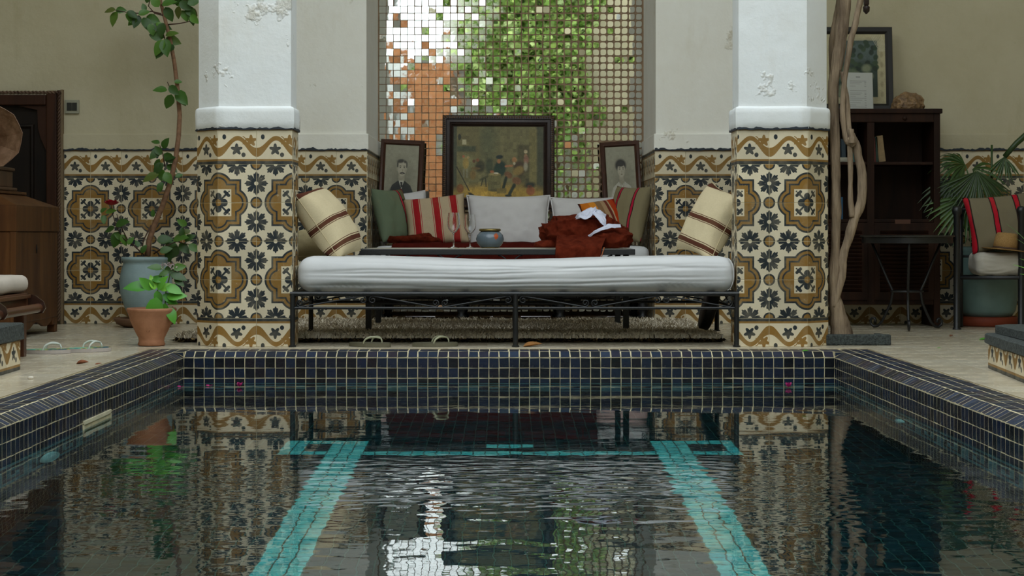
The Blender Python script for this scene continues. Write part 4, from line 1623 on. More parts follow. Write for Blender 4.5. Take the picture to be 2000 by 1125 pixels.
class Canvas:
    def __init__(self, nx, ny, col):
        self.nx, self.ny = nx, ny
        self.U, self.V = np.meshgrid((np.arange(nx) + 0.5) / nx, (np.arange(ny) + 0.5) / ny)  # V: 0 top
        self.c = np.ones((ny, nx, 3)) * np.array(lin(col))

    def put(self, mask, col, a=1.0):
        m = np.clip(mask, 0, 1)[..., None] * a
        self.c = self.c * (1 - m) + np.array(lin(col)) * m

    def ell(self, cx, cy, rx, ry, col, a=1.0, soft=0.15, rot=0.0):
        dx, dy = (self.U - cx), (self.V - cy) * self.ny / self.nx
        ry = ry * self.ny / self.nx
        c, s = math.cos(rot), math.sin(rot)
        d = np.sqrt(((dx * c + dy * s) / rx) ** 2 + ((-dx * s + dy * c) / ry) ** 2)
        self.put((1 - d) / soft, col, a)

    def rect(self, x0, y0, x1, y1, col, a=1.0, soft=0.008):
        d = np.minimum(np.minimum(self.U - x0, x1 - self.U), np.minimum(self.V - y0, y1 - self.V))
        self.put(d / soft + 0.5, col, a)

    def line(self, x0, y0, x1, y1, w, col, a=1.0):
        k = self.ny / self.nx
        ax, ay, bx, by = x0, y0 * k, x1, y1 * k
        px, py = self.U - ax, self.V * k - ay
        L2 = (bx - ax) ** 2 + (by - ay) ** 2
        t = np.clip((px * (bx - ax) + py * (by - ay)) / L2, 0, 1)
        d = np.hypot(px - t * (bx - ax), py - t * (by - ay))
        self.put((w - d) / (w * 0.5) + 0.3, col, a)

    def poly(self, pts, col, a=1.0):
        ins = np.zeros_like(self.U, bool)
        n = len(pts)
        for i in range(n):
            (x0, y0), (x1, y1) = pts[i], pts[(i + 1) % n]
            cond = ((y0 > self.V) != (y1 > self.V)) & (self.U < (x1 - x0) * (self.V - y0) / ((y1 - y0) or 1e-9) + x0)
            ins ^= cond
        self.put(ins.astype(float), col, a)

    def grain(self, amt, seed=0):
        g = np.random.default_rng(seed).normal(0, 1, (self.ny, self.nx))
        lo = np.random.default_rng(seed + 1).normal(0, 1, (self.ny // 8 + 2, self.nx // 8 + 2))
        lo = np.kron(lo, np.ones((8, 8)))[:self.ny, :self.nx]
        self.c *= np.clip(1 + amt * g + amt * 0.8 * lo, 0.3, 2)[..., None]


M_PRINT = None


def print_material():
    global M_PRINT
    if M_PRINT is None:
        m = Mat('printed_colour', 0.45, spec=0.35)
        a = m.node('ShaderNodeVertexColor', layer_name='Col')
        m.color(a.outputs[0])
        M_PRINT = m.m
    return M_PRINT


def canvas_obj(name, cv, w, h, parent, Mx, z=0.0):
    """flat printed sheet in local x/y, facing +z"""
    nx, ny = cv.nx, cv.ny
    xs, ys = np.linspace(-w / 2, w / 2, nx), np.linspace(h / 2, -h / 2, ny)
    X, Y = np.meshgrid(xs, ys)
    vs = np.stack([X, Y, np.full_like(X, z)], -1).reshape(-1, 3)
    I, J = np.meshgrid(np.arange(nx - 1), np.arange(ny - 1))
    a = (J * nx + I).ravel()
    q = np.stack([a, a + nx, a + nx + 1, a + 1], -1)
    me = bpy.data.meshes.new(name)
    me.vertices.add(len(vs))
    me.vertices.foreach_set('co', vs.ravel())
    me.loops.add(q.size)
    me.loops.foreach_set('vertex_index', q.ravel())
    me.polygons.add(len(q))
    me.polygons.foreach_set('loop_start', np.arange(len(q)) * 4)
    me.polygons.foreach_set('loop_total', np.full(len(q), 4))
    me.update()
    at = me.color_attributes.new('Col', 'FLOAT_COLOR', 'POINT')
    rgba = np.ones((nx * ny, 4), np.float32)
    rgba[:, :3] = np.clip(cv.c.reshape(-1, 3), 0, 1)
    at.data.foreach_set('color', rgba.ravel())
    return obj(name, me, print_material(), parent, M=Mx)


def frame_mb(w, h, bw, prof):
    """mitred picture frame; prof: (offset from outer edge 0..bw, height)"""
    vs, fs = [], []
    n = len(prof)
    for sx, sy in ((-1, -1), (1, -1), (1, 1), (-1, 1)):
        for o, z in prof:
            vs.append((sx * (w / 2 - o), sy * (h / 2 - o), z))
    for c in range(4):
        d = (c + 1) % 4
        for i in range(n - 1):
            fs.append((c * n + i, d * n + i, d * n + i + 1, c * n + i + 1))
    mb = MB()
    mb.add(vs, fs)
    return mb


def lean_frame(px0, py0, px1, py1, Y, lean=0.05, roll=0.0):
    c = (W(px0, py0, Y) + W(px1, py1, Y)) / 2
    return frame(c, (1, 0, roll), (0.0, -1, lean)), (px1 - px0) * Y / F, (py1 - py0) * Y / F


M_DKWOOD = simple('dark_carved_wood', '281913', 0.45, var=0.4, scale=9, bump=0.4, bscale=60, stretch=(1, 1, 0.3))
M_WALNUT = simple('walnut_frame', '45281a', 0.4, var=0.3, scale=14, bump=0.2, bscale=70)
M_BACK = simple('picture_backing', '54442f', 0.9)

# big old painting: a dim room with people sitting round a barrel
Mx, w, h = lean_frame(864, 225, 1083, 408, 12.22, 0.06, -0.004)
pt = thing('framed_painting', 'large old painting of people in a dim room, in a dark carved frame', 'painting', Mx.translation - Vector((0, 0, h / 2)))
bw = 0.078
obj('frame', frame_mb(w, h, bw, [(0, -0.02), (0, 0.018), (0.008, 0.026), (0.026, 0.030), (0.030, 0.018), (0.05, 0.024), (0.058, 0.016), (0.064, 0.02), (0.07, 0.010), (bw, 0.006), (bw, 0.0)]), M_DKWOOD, pt, True, Mx, auto=30)
orn = MB()
ng = 46
for k in range(ng):
    for e in (1, -1):
        x = -w / 2 + w * (k + 0.5) / ng
        orn.add([(x + dx * 0.007, e * (h / 2 - 0.016) + dy * 0.011, 0.029 + dz) for dx, dy, dz in ((-1, 0, 0), (0, -1, 0), (1, 0, 0), (0, 1, 0), (0, 0, 0.006))], [(0, 1, 4), (1, 2, 4), (2, 3, 4), (3, 0, 4)])
        y = -h / 2 + h * (k + 0.5) / ng
        orn.add([(e * (w / 2 - 0.016) + dx * 0.011, y + dy * 0.006, 0.029 + dz) for dx, dy, dz in ((-1, 0, 0), (0, -1, 0), (1, 0, 0), (0, 1, 0), (0, 0, 0.006))], [(0, 1, 4), (1, 2, 4), (2, 3, 4), (3, 0, 4)])
obj('carved_edge', orn, simple('worn_gilding', '3d2a1b', 0.6, var=0.4, c2='7d5f42', scale=60), pt, False, Mx, kind='stuff')
cv = Canvas(230, 176, '706a44')
cv.ell(0.6, 0.25, 0.5, 0.5, '6a6440', 0.7, 0.9)
cv.ell(0.38, 0.2, 0.16, 0.5, '4c5238', 0.7, 0.8)
cv.rect(0.04, 0.0, 0.29, 0.75, '6b623c', 0.7, 0.03)
cv.rect(0.0, 0.0, 0.04, 1, '3a4030', 0.9)
cv.rect(0.92, 0.0, 1, 0.9, '3f4230', 0.9, 0.02)
cv.rect(0.84, 0.05, 0.92, 0.85, '756b3d', 0.7, 0.02)
cv.rect(0.71, 0.26, 0.84, 0.86, '4a4529', 0.8, 0.02)
cv.ell(0.5, 1.0, 0.75, 0.24, '9a7d33', 1, 0.5)
cv.ell(0.28, 0.93, 0.24, 0.10, 'b5923d', 0.8, 0.6)
cv.rect(0.04, 0.28, 0.25, 0.36, '3f4631', 0.9, 0.02)
cv.ell(0.15, 0.5, 0.12, 0.14, '8d9163', 0.6, 0.9)
cv.rect(0.1, 0.19, 0.145, 0.26, 'b5ad88', 0.9)
cv.ell(0.07, 0.155, 0.022, 0.05, '24281f', 0.9, 0.3)
# background figures
cv.ell(0.14, 0.52, 0.04, 0.09, '9b8446', 1, 0.3)
cv.ell(0.115, 0.425, 0.017, 0.022, '9a5a3c', 1, 0.3)
cv.ell(0.165, 0.44, 0.018, 0.022, 'a08a5a', 1, 0.3)
cv.rect(0.11, 0.6, 0.128, 0.72, '7d7a60', 0.9)
cv.rect(0.145, 0.6, 0.163, 0.72, '7d7a60', 0.9)
cv.ell(0.3, 0.56, 0.065, 0.11, '3c3a22', 1, 0.4)
cv.ell(0.27, 0.475, 0.022, 0.028, '7a4f30', 1, 0.3)
cv.ell(0.23, 0.49, 0.02, 0.028, '5d3c26', 1, 0.3)
cv.ell(0.25, 0.59, 0.06, 0.02, '6f5a34', 1, 0.3)
cv.ell(0.22, 0.68, 0.04, 0.08, '7d6534', 0.9, 0.4)
# barrel table and seated pair
cv.ell(0.4, 0.56, 0.06, 0.16, '39402a', 0.9, 0.5)
cv.ell(0.515, 0.6, 0.08, 0.14, '1f3426', 1, 0.3, 0.3)
cv.ell(0.51, 0.43, 0.045, 0.032, '1c2a24', 1, 0.3, -0.1)
cv.ell(0.505, 0.49, 0.023, 0.036, '9a6a40', 1, 0.3)
cv.rect(0.385, 0.67, 0.53, 0.9, '66603a', 1, 0.01)
cv.ell(0.457, 0.67, 0.073, 0.022, '8a7b4c', 1, 0.25)
cv.ell(0.457, 0.895, 0.073, 0.02, '57512f', 1, 0.25)
cv.ell(0.475, 0.655, 0.03, 0.012, 'd8ccb0', 1, 0.3)
cv.ell(0.43, 0.635, 0.026, 0.022, '9a5f3c', 1, 0.3)
cv.ell(0.73, 0.59, 0.075, 0.12, '453521', 1, 0.3)
cv.ell(0.72, 0.62, 0.085, 0.07, '7f6a38', 1, 0.4, -0.5)
cv.ell(0.675, 0.47, 0.03, 0.045, 'a5774a', 1, 0.3)
cv.ell(0.675, 0.52, 0.016, 0.025, 'c9bb98', 0.9, 0.4)
cv.ell(0.61, 0.68, 0.055, 0.05, '6e4c2e', 1, 0.3, 0.5)
cv.ell(0.7, 0.76, 0.06, 0.06, '745030', 1, 0.3, 0.3)
cv.line(0.585, 0.72, 0.555, 0.86, 0.018, '26301f')
cv.line(0.675, 0.82, 0.625, 0.94, 0.02, '26301f')
cv.ell(0.61, 0.965, 0.045, 0.02, '232a20', 1, 0.3)
cv.line(0.58, 0.56, 0.65, 0.55, 0.012, 'a06a44')
cv.rect(0.485, 0.865, 0.59, 0.935, '6e5f2f', 1, 0.006)
cv.ell(0.8, 0.42, 0.022, 0.036, '9c7a55', 1, 0.3)
cv.ell(0.8, 0.355, 0.024, 0.03, 'b3a27c', 1, 0.3)
cv.ell(0.805, 0.47, 0.035, 0.08, '85604a', 1, 0.4)
cv.ell(0.8, 0.56, 0.03, 0.08, 'a59e84', 0.8, 0.5)
cv.ell(0.85, 0.82, 0.08, 0.06, '2b2f22', 1, 0.5)
cv.ell(0.855, 0.9, 0.055, 0.07, '85502c', 1, 0.25)
cv.ell(0.845, 0.835, 0.03, 0.02, '6b3f24', 1, 0.3)
cv.ell(0.08, 0.87, 0.045, 0.07, '7d5228', 1, 0.25)
cv.line(0.04, 0.57, 0.18, 0.9, 0.006, '2f2f22')
cv.ell(0.21, 0.96, 0.06, 0.025, '2f3020', 1, 0.4, 0.5)
cv.line(0.3, 0.75, 0.38, 0.7, 0.012, '4a4a2c')
cv.line(0.33, 0.74, 0.31, 0.83, 0.006, '2f3020')
cv.line(0.36, 0.73, 0.365, 0.84, 0.006, '2f3020')
cv.grain(0.13, 4)
cv.c *= 1.15
canvas_obj('canvas', cv, w - 2 * bw + 0.004, h - 2 * bw + 0.004, pt, Mx, 0.004)
obj('backing', MB().box((-w / 2 + 0.01, -h / 2 + 0.01, -0.02), (w / 2 - 0.01, h / 2 - 0.01, -0.004)), M_BACK, pt, False, Mx)


def portrait(name, label, px, Y, roll, who):
    Mx, w, h = lean_frame(*px, Y, 0.07, roll)
    t = thing(name, label, 'portrait', Mx.translation - Vector((0, 0, h / 2)), 'old portrait photographs on the sofa back')
    bw = 0.036
    obj('frame', frame_mb(w, h, bw, [(0, -0.012), (0, 0.012), (0.006, 0.018), (0.02, 0.014), (0.026, 0.017), (0.032, 0.009), (bw, 0.006), (bw, 0.0)]), M_WALNUT, t, True, Mx, auto=30)
    cv = Canvas(104, 172, '9d9a84')
    cv.ell(0.5, 0.55, 0.5, 0.45, '6f6c5a' if who == 'man' else '807c68', 0.75, 1.0)
    if who == 'man':
        cv.ell(0.5, 0.76, 0.4, 0.17, '2b2d2a', 1, 0.25)
        cv.poly([(0.13, 0.80), (0.24, 0.62), (0.44, 0.54), (0.58, 0.54), (0.78, 0.62), (0.92, 0.80), (0.9, 0.86), (0.15, 0.86)], '2a2c29', 0.95)
        cv.poly([(0.42, 0.53), (0.6, 0.53), (0.52, 0.68)], 'c9c6b4')
        cv.poly([(0.48, 0.57), (0.55, 0.57), (0.55, 0.64), (0.5, 0.66)], '33332f')
        cv.rect(0.42, 0.44, 0.6, 0.55, 'a09a84', 1, 0.02)
        cv.ell(0.52, 0.36, 0.145, 0.125, 'b3ac96', 1, 0.12)
        cv.ell(0.47, 0.252, 0.14, 0.04, '45433b', 1, 0.5, -0.15)
        cv.ell(0.6, 0.262, 0.06, 0.03, '4a473e', 1, 0.6, 0.3)
        cv.ell(0.385, 0.31, 0.025, 0.06, '45433b', 1, 0.3)
        cv.ell(0.65, 0.31, 0.022, 0.055, '45433b', 1, 0.3)
        cv.ell(0.375, 0.375, 0.025, 0.035, 'a29b85', 1, 0.3)
        for ex in (0.465, 0.58):
            cv.ell(ex, 0.35, 0.026, 0.009, '35332c', 1, 0.4)
            cv.ell(ex, 0.327, 0.04, 0.007, '4a473d', 1, 0.4)
        cv.ell(0.53, 0.395, 0.016, 0.03, '8d866f', 0.8, 0.6)
        cv.ell(0.495, 0.434, 0.06, 0.014, '35332d', 1, 0.4, -0.25)
        cv.ell(0.56, 0.434, 0.06, 0.014, '35332d', 1, 0.4, 0.25)
        cv.ell(0.525, 0.455, 0.04, 0.007, '7d7561', 0.9, 0.4)
        cv.ell(0.62, 0.40, 0.03, 0.07, '968f79', 0.6, 0.8)
    else:
        cv.ell(0.5, 0.80, 0.42, 0.22, 'b7b3a2', 1, 0.3)
        cv.poly([(0.1, 0.86), (0.22, 0.64), (0.42, 0.55), (0.6, 0.55), (0.8, 0.63), (0.92, 0.86)], 'bdb9a8', 0.95)
        cv.poly([(0.4, 0.54), (0.6, 0.54), (0.52, 0.62)], '9b957f')
        cv.line(0.42, 0.55, 0.52, 0.66, 0.008, '8f8a77')
        cv.line(0.6, 0.55, 0.54, 0.66, 0.008, '8f8a77')
        for k in range(5):
            cv.line(0.3 + 0.1 * k, 0.66, 0.28 + 0.11 * k, 0.84, 0.006, '9d9887', 0.7)
        cv.rect(0.43, 0.44, 0.58, 0.55, 'a29b85', 1, 0.02)
        cv.ell(0.5, 0.30, 0.215, 0.115, '35332d', 1, 0.3)
        cv.ell(0.515, 0.375, 0.135, 0.115, 'b0a993', 1, 0.12)
        cv.ell(0.5, 0.285, 0.16, 0.045, '383630', 1, 0.4)
        for ex in (0.465, 0.575):
            cv.ell(ex, 0.36, 0.024, 0.009, '35332c', 1, 0.4)
            cv.ell(ex, 0.338, 0.035, 0.006, '514e43', 1, 0.4)
        cv.ell(0.525, 0.40, 0.014, 0.028, '8d866f', 0.8, 0.6)
        cv.ell(0.52, 0.44, 0.04, 0.009, '6e6454', 1, 0.4)
        cv.ell(0.61, 0.41, 0.03, 0.06, '968f79', 0.6, 0.8)
    cv.grain(0.05, 9)
    canvas_obj('photograph', cv, w - 2 * bw + 0.004, h - 2 * bw + 0.004, t, Mx, 0.003)
    obj('backing', MB().box((-w / 2 + 0.006, -h / 2 + 0.006, -0.012), (w / 2 - 0.006, h / 2 - 0.006, -0.003)), M_BACK, t, False, Mx)


portrait('framed_portrait', 'framed old photograph of a person in a dark suit and tie', (741, 273, 826, 420), 12.26, -0.045, 'man')
portrait('framed_portrait', 'framed old photograph of a person in a pale blouse', (1175, 276, 1252, 420), 12.26, 0.055, 'woman')

# ---------------------------------------------------------------- shaggy rug


def rug():
    RX0, RX1, RY0, RY1 = -1.79, 1.17, 9.50, 11.36
    t = thing('shaggy_rug', 'cream shaggy wool rug with a dark fringe under the daybed', 'rug', (0, 10.4, 0))
    obj('backing', MB().box((RX0, RY0, 0.001), (RX1, RY1, 0.018), 0.004), simple('rug_backing', '8a7c62', 0.95), t, False)
    m = Mat('shaggy_wool', 0.95, spec=0.05)
    m.color(m.ramp(m.rnd(), [(0, lin('c9bda6')), (0.35, lin('e3d9c4')), (0.8, lin('efe7d6')), (0.95, lin('cfc0a2')), (0.99, lin('3a2f25'))]))
    d = Mat('dark_fringe_wool', 0.95, spec=0.05)
    d.color(d.ramp(d.rnd(), [(0, lin('0d0a08')), (0.68, lin('1d1610')), (0.78, lin('7a6440')), (1, lin('a08a62'))]))
    rg = random.Random(8)
    A, B = MB(), MB()

    def tuft(mb, p, dx, dy, L, wd):
        tip = (p[0] + dx, p[1] + dy, p[2] + L)
        mid = (p[0] + dx * 0.35, p[1] + dy * 0.35, p[2] + L * 0.65)
        mb.add([(p[0] - wd, p[1], p[2]), (p[0] + wd, p[1], p[2]), (mid[0] + wd * 0.9, mid[1], mid[2]), (mid[0] - wd * 0.9, mid[1], mid[2]), tip], [(0, 1, 2, 3), (3, 2, 4)])
    for k in range(26000):
        x, y = rg.uniform(RX0, RX1), RY0 + (RY1 - RY0) * rg.random() ** 1.35
        tuft(A, (x, y, 0.014), rg.gauss(0, 0.018), rg.gauss(-0.01, 0.018), 0.026 + 0.012 * rg.random() + 0.008 * fbm(x * 3, y * 3, 0), 0.0035)
    for k in range(9000):
        x = rg.uniform(RX0 - 0.01, RX1 + 0.01)
        e = 0.6 + 0.8 * fbm(x * 4, 0, 3)
        tuft(B, (x, RY0 + rg.uniform(-0.01, 0.06), 0.012 + 0.01 * rg.random()), rg.gauss(0, 0.02), -0.03 - 0.06 * rg.random() * e, -0.012 + 0.012 * rg.random(), 0.004)
    for k in range(1200):
        y = rg.uniform(RY0, RY1)
        tuft(B, (RX0 + rg.uniform(-0.01, 0.05), y, 0.012), -0.04 * rg.random(), rg.gauss(0, 0.02), 0.02 * rg.random(), 0.004)
    obj('pile', A, m.m, t, False, kind='stuff')
    obj('fringe', B, d.m, t, False, kind='stuff')


rug()
tag(obj('round_tray', MB().lathe([(0.001, 0), (0.14, 0.0), (0.15, 0.006), (0.15, 0.05), (0.143, 0.056), (0.001, 0.058)], n=40), simple('black_leather', '14120f', 0.5, var=0.2), M=Matrix.Translation((1.165, 9.80, 0.19)) @ Matrix.Rotation(math.radians(-74), 4, 'Y')), 'round black disc leaning in the shade under the right end of the daybed', 'disc')


# ================================================================== left side
def wood(name, c, c2, rough=0.5, sc=(1, 1, 0.12), scale=10):
    m = Mat(name, rough, spec=0.2)
    v = m.scaled(sc)
    n1 = m.noise(scale, 6, 0.65, v, 0.6)
    col = m.mix(m.rng(n1, 0.3, 0.7), lin(c), lin(c2))
    col = m.mix(m.rng(m.noise(2.5, 4, 0.6), 0.5, 0.75, 0, 0.5), col, tuple(x * 0.55 for x in lin(c)))
    m.color(col)
    m.bump(n1, 0.2, 0.004)
    return m.m


M_CHEST = wood('reddish_chest_wood', '3f2311', '63401f', 0.5)
M_DOOR = wood('dark_door_wood', '0f0a07', '1d130c', 0.6)
M_BOOKW = wood('bookcase_wood', '190c06', '321b0e', 0.6)
M_LOUNGE = wood('lounger_wood', '3d2418', '5d3a26', 0.3, (1, 0.12, 1))

# low dark door with a rope-carved frame
DXR, DXL, DZT = -2.893, -3.85, 1.515
dr = structure('door_1', MB().box((DXL + 0.05, YB - 0.01, 0.0), (DXR - 0.05, YB + 0.02, DZT - 0.05)), M_DOOR, 'low dark wooden door with a rope carved frame')
M_DOORF = wood('door_frame_wood', '24130b', '3d2213', 0.55)
for nm, a, b in (('jamb', (DXR - 0.095, YB - 0.05, 0.02), (DXR - 0.025, YB + 0.01, DZT)), ('jamb', (DXL + 0.025, YB - 0.05, 0.02), (DXL + 0.095, YB + 0.01, DZT)), ('lintel', (DXL + 0.096, YB - 0.053, DZT - 0.095), (DXR - 0.096, YB + 0.008, DZT - 0.025))):
    obj(nm, MB().box(a, b, 0.008), M_DOORF, dr, False)


def rope(p0, p1, r=0.011, pitch=0.024):
    p0, p1 = Vector(p0), Vector(p1)
    L = (p1 - p0).length
    n = int(L / pitch * 6)
    mb = MB()
    ax = (p1 - p0).normalized()
    sx = ax.orthogonal().normalized()
    sy = ax.cross(sx)
    for ph in (0, PI):
        mb.tube([p0 + ax * (L * i / n) + (sx * math.cos(2 * PI * i / 12 + ph) + sy * math.sin(2 * PI * i / 12 + ph)) * r * 0.5 for i in range(n + 1)], r * 0.62, 5)
    return mb


M_ROPE = wood('rope_carving_wood', '3a2820', '6e5846', 0.5)
obj('rope_molding', rope((DXR - 0.012, YB - 0.045, 0.02), (DXR - 0.012, YB - 0.045, DZT)), M_ROPE, dr)
obj('rope_molding', rope((DXL + 0.012, YB - 0.045, 0.02), (DXL + 0.012, YB - 0.045, DZT)), M_ROPE, dr)
obj('rope_molding', rope((DXL, YB - 0.045, DZT - 0.012), (DXR, YB - 0.045, DZT - 0.012)), M_ROPE, dr)
obj('edge_strip', MB().box((DXR - 0.006, YB - 0.03, 0.0), (DXR + 0.008, YB + 0.01, DZT + 0.008)), simple('pale_edge_wood', '7d6a4f', 0.8), dr, False)
cx = (DXL + DXR) / 2
for a, b in (((DXL + 0.12, 0.06), (cx - 0.02, 0.5)), ((cx + 0.02, 0.06), (DXR - 0.18, 0.5)), ((DXL + 0.12, 0.6), (cx - 0.02, 1.3)), ((cx + 0.02, 0.6), (DXR - 0.18, 1.3))):
    mb = frame_mb(b[0] - a[0], b[1] - a[1], 0.03, [(0, 0), (0.004, 0.014), (0.016, 0.016), (0.03, 0.0)])
    obj('panel_molding', mb, M_DOOR, dr, True, frame(((a[0] + b[0]) / 2, YB - 0.0105, (a[1] + b[1]) / 2), (1, 0, 0), (0, -1, 0)), auto=30)
for s in (1, -1):
    X = DXR - 0.095 if s == 1 else DXL + 0.095
    pts = [(0, 0), (0.0, -0.30), (-0.035 * s, -0.22), (-0.055 * s, -0.15), (-0.06 * s, -0.03), (-0.2 * s, 0.0)]
    vs = [(X + x, YB - 0.035, DZT - 0.094 + z) for x, z in pts] + [(X + x, YB - 0.011, DZT - 0.094 + z) for x, z in pts]
    n = len(pts)
    fs = [tuple(range(n)), tuple(range(2 * n - 1, n - 1, -1))] + [(i, n + i, n + (i + 1) % n, (i + 1) % n) for i in range(n)]
    obj('corner_bracket', MB().add(vs, fs), M_DOORF, dr, False)

# light switch
sw = thing('light_switch', 'small grey framed light switch on the cream wall beside the door', 'switch', W(141, 222, YB))
sc_ = W(141, 208.5, YB)
obj('plate', MB().box((sc_.x - 0.046, YB - 0.008, sc_.z - 0.045), (sc_.x + 0.046, YB + 0.008, sc_.z + 0.045), 0.004), simple('grey_plastic', '8c8b78', 0.5), sw, False)
for k in (-1, 1):
    obj('rocker', MB().box((sc_.x + k * 0.017 - 0.016, YB - 0.013, sc_.z - 0.026), (sc_.x + k * 0.017 + 0.016, YB - 0.007, sc_.z + 0.026), 0.002), simple('black_plastic', '1b1f1c', 0.4), sw, False)

# wooden chest with hipped lid
CX0, CX1, CY0, CY1 = -3.42, -2.70, 9.62, 10.52
cb = thing('wooden_chest', 'big reddish brown wooden chest with a hipped lid by the dark door', 'chest', ((CX0 + CX1) / 2, 10.07, 0))
obj('body', MB().box((CX0, CY0, 0.09), (CX1, CY1, 0.60), 0.006), M_CHEST, cb, False)
obj('band', MB().box((CX0 - 0.008, CY0 - 0.008, 0.60), (CX1 + 0.008, CY1 + 0.008, 0.745), 0.004), M_CHEST, cb, False)
e = 0.16
vs = [(CX0 - 0.008, CY0 - 0.008, 0.745), (CX1 + 0.008, CY0 - 0.008, 0.745), (CX1 + 0.008, CY1 + 0.008, 0.745), (CX0 - 0.008, CY1 + 0.008, 0.745), (CX0 + e, CY0 + e, 0.815), (CX1 - e, CY0 + e, 0.815), (CX1 - e, CY1 - e, 0.815), (CX0 + e, CY1 - e, 0.815)]
obj('lid', MB().add(vs, [(0, 3, 2, 1), (4, 5, 6, 7), (0, 1, 5, 4), (1, 2, 6, 5), (2, 3, 7, 6), (3, 0, 4, 7)]), M_CHEST, cb, False)
obj('lid_board', MB().box((CX0 + e - 0.015, CY0 + e - 0.015, 0.8155), (CX1 - e + 0.015, CY1 - e + 0.015, 0.832), 0.003), M_CHEST, cb, False)
for x, y in ((CX1, CY0), (CX1, CY1), (CX0, CY0), (CX0, CY1)):
    sx, sy = (-1 if x == CX1 else 1), (1 if y == CY0 else -1)
    mb = MB()
    for (w_, d_, z0_, z1_) in ((0.10, 0.055, 0.045, 0.09), (0.055, 0.05, 0.0, 0.05)):
        mb.box((min(x, x + sx * d_), min(y, y + sy * w_), z0_), (max(x, x + sx * d_), max(y, y + sy * w_), z1_), 0.006)
    obj('foot', mb, M_CHEST, cb, False)
pts = [(CY0 + 0.06 + 0.78 * k / 24, 0.091 - 0.012 - 0.035 * (0.5 - 0.5 * math.cos(k / 24 * 4 * PI))) for k in range(25)]
pts = [(CY0 + 0.06, 0.091)] + pts + [(CY0 + 0.84, 0.091)]
n = len(pts)
mb = MB().add([(CX1 - 0.02, y, z) for y, z in pts] + [(CX1 - 0.004, y, z) for y, z in pts], [tuple(range(n)), tuple(range(2 * n - 1, n - 1, -1))] + [(i, n + i, n + (i + 1) % n, (i + 1) % n) for i in range(n)])
obj('apron', mb, M_CHEST, cb, False)
obj('corner_post', MB().box((CX1 - 0.03, CY0 - 0.004, 0.09), (CX1 + 0.004, CY0 + 0.03, 0.60), 0.004), M_CHEST, cb, False)
obj('keyhole_plate', MB().lathe([(0.001, 0), (0.012, 0), (0.011, 0.003), (0.001, 0.003)], n=16, sq=(2.2, 1)), simple('iron_plate', '1d1613', 0.5, 0.6), cb, True, Matrix.Translation((CX1 + 0.0, 10.05, 0.50)) @ Matrix.Rotation(PI / 2, 4, 'Y'))

# gramophone on the chest
gc = Vector((-2.96, 9.98, 0.833))
gm = thing('gramophone', 'old gramophone with a big faceted brown horn on the wooden chest', 'gramophone', gc)
M_GBOX = wood('gramophone_wood', '3f2a1c', '5e4430', 0.45)
for a, z0_, z1_ in ((0.19, 0.0, 0.02), (0.16, 0.02, 0.115), (0.175, 0.115, 0.135)):
    obj('case_layer', MB().box((gc.x - a, gc.y - a, gc.z + z0_), (gc.x + a * 0.62, gc.y + a, gc.z + z1_), 0.006), M_GBOX, gm, False)
hm = Mat('patinated_horn', 0.5, 0.1, 0.5)
hm.color(hm.mix(hm.rng(hm.noise(12, 6, 0.7), 0.35, 0.65), lin('6b5038'), lin('987860')))
hm.bump(hm.noise(60, 4, 0.6), 0.25, 0.003)
hc = W(-22, 266, 9.85)
Mh = frame(hc, (1, 0.25, 0), (0.30, -0.95, 0.06))
prof = [(0.185, 0.0), (0.178, -0.012), (0.15, -0.04), (0.105, -0.085), (0.068, -0.14), (0.04, -0.21), (0.022, -0.30), (0.016, -0.36)]
mb = MB()
n = 10
vs, fs = [], []
for ri, (r, z) in enumerate(prof):
    for k in range(n * 2):
        a = 2 * PI * k / (n * 2) + 0.12
        rr = r * (1.0 if k % 2 == 0 else 0.985 if ri else 0.965)
        vs.append((rr * math.cos(a), rr * math.sin(a), z - (0.008 if (k % 2 == 0 and ri > 1) else 0)))
m2 = n * 2
for i in range(len(prof) - 1):
    for k in range(m2):
        fs.append((i * m2 + k, i * m2 + (k + 1) % m2, (i + 1) * m2 + (k + 1) % m2, (i + 1) * m2 + k))
mb.add(vs, fs)
obj('horn', mb, hm.m, gm, False, Mh, solid=0.003)
seams = MB()
for k in range(0, m2, 2):
    seams.tube([vs[i * m2 + k] for i in range(len(prof))], 0.0022, 5)
obj('horn_seams', seams, hm.m, gm, True, Mh)
tip = Mh @ Vector((0, 0, -0.36))
obj('horn_elbow', MB().tube([tip, tip + Vector((-0.03, 0.02, -0.05)), tip + Vector((-0.04, 0.0, -0.12)), Vector((tip.x - 0.04, tip.y - 0.06, gc.z + 0.14))], [0.016, 0.017, 0.018, 0.02], 12), hm.m, gm)

# low wooden lounger with white cushion
LX1, LX0, LY0, LY1 = -2.30, -2.95, 7.72, 8.42
lg = thing('wooden_lounger', 'dark wooden lounger with round side rail and white cushion behind the left plinth', 'lounger', (-2.6, 8.1, 0))
obj('seat_rail', MB().box((LX1 - 0.03, LY0, 0.275), (LX1 + 0.0, LY1, 0.305), 0.004), M_LOUNGE, lg, False)
obj('seat_rail', MB().box((LX0, LY0, 0.275), (LX0 + 0.03, LY1, 0.305), 0.004), M_LOUNGE, lg, False)
obj('end_rail', MB().box((LX0, LY1 - 0.03, 0.235), (LX1, LY1, 0.305), 0.004), M_LOUNGE, lg, False)
obj('end_rail', MB().box((LX0, LY0, 0.235), (LX1, LY0 + 0.03, 0.305), 0.004), M_LOUNGE, lg, False)
for k in range(5):
    x = LX0 + 0.06 + k * 0.13
    obj('seat_slat', MB().box((x, LY0 + 0.03, 0.28), (x + 0.09, LY1 - 0.03, 0.298), 0.003), M_LOUNGE, lg, False)
obj('round_rail', MB().tube([(LX1 + 0.045, LY0 - 0.05, 0.228), (LX1 + 0.05, LY1 - 0.01, 0.232)], 0.022, 16), M_LOUNGE, lg, True, auto=50)
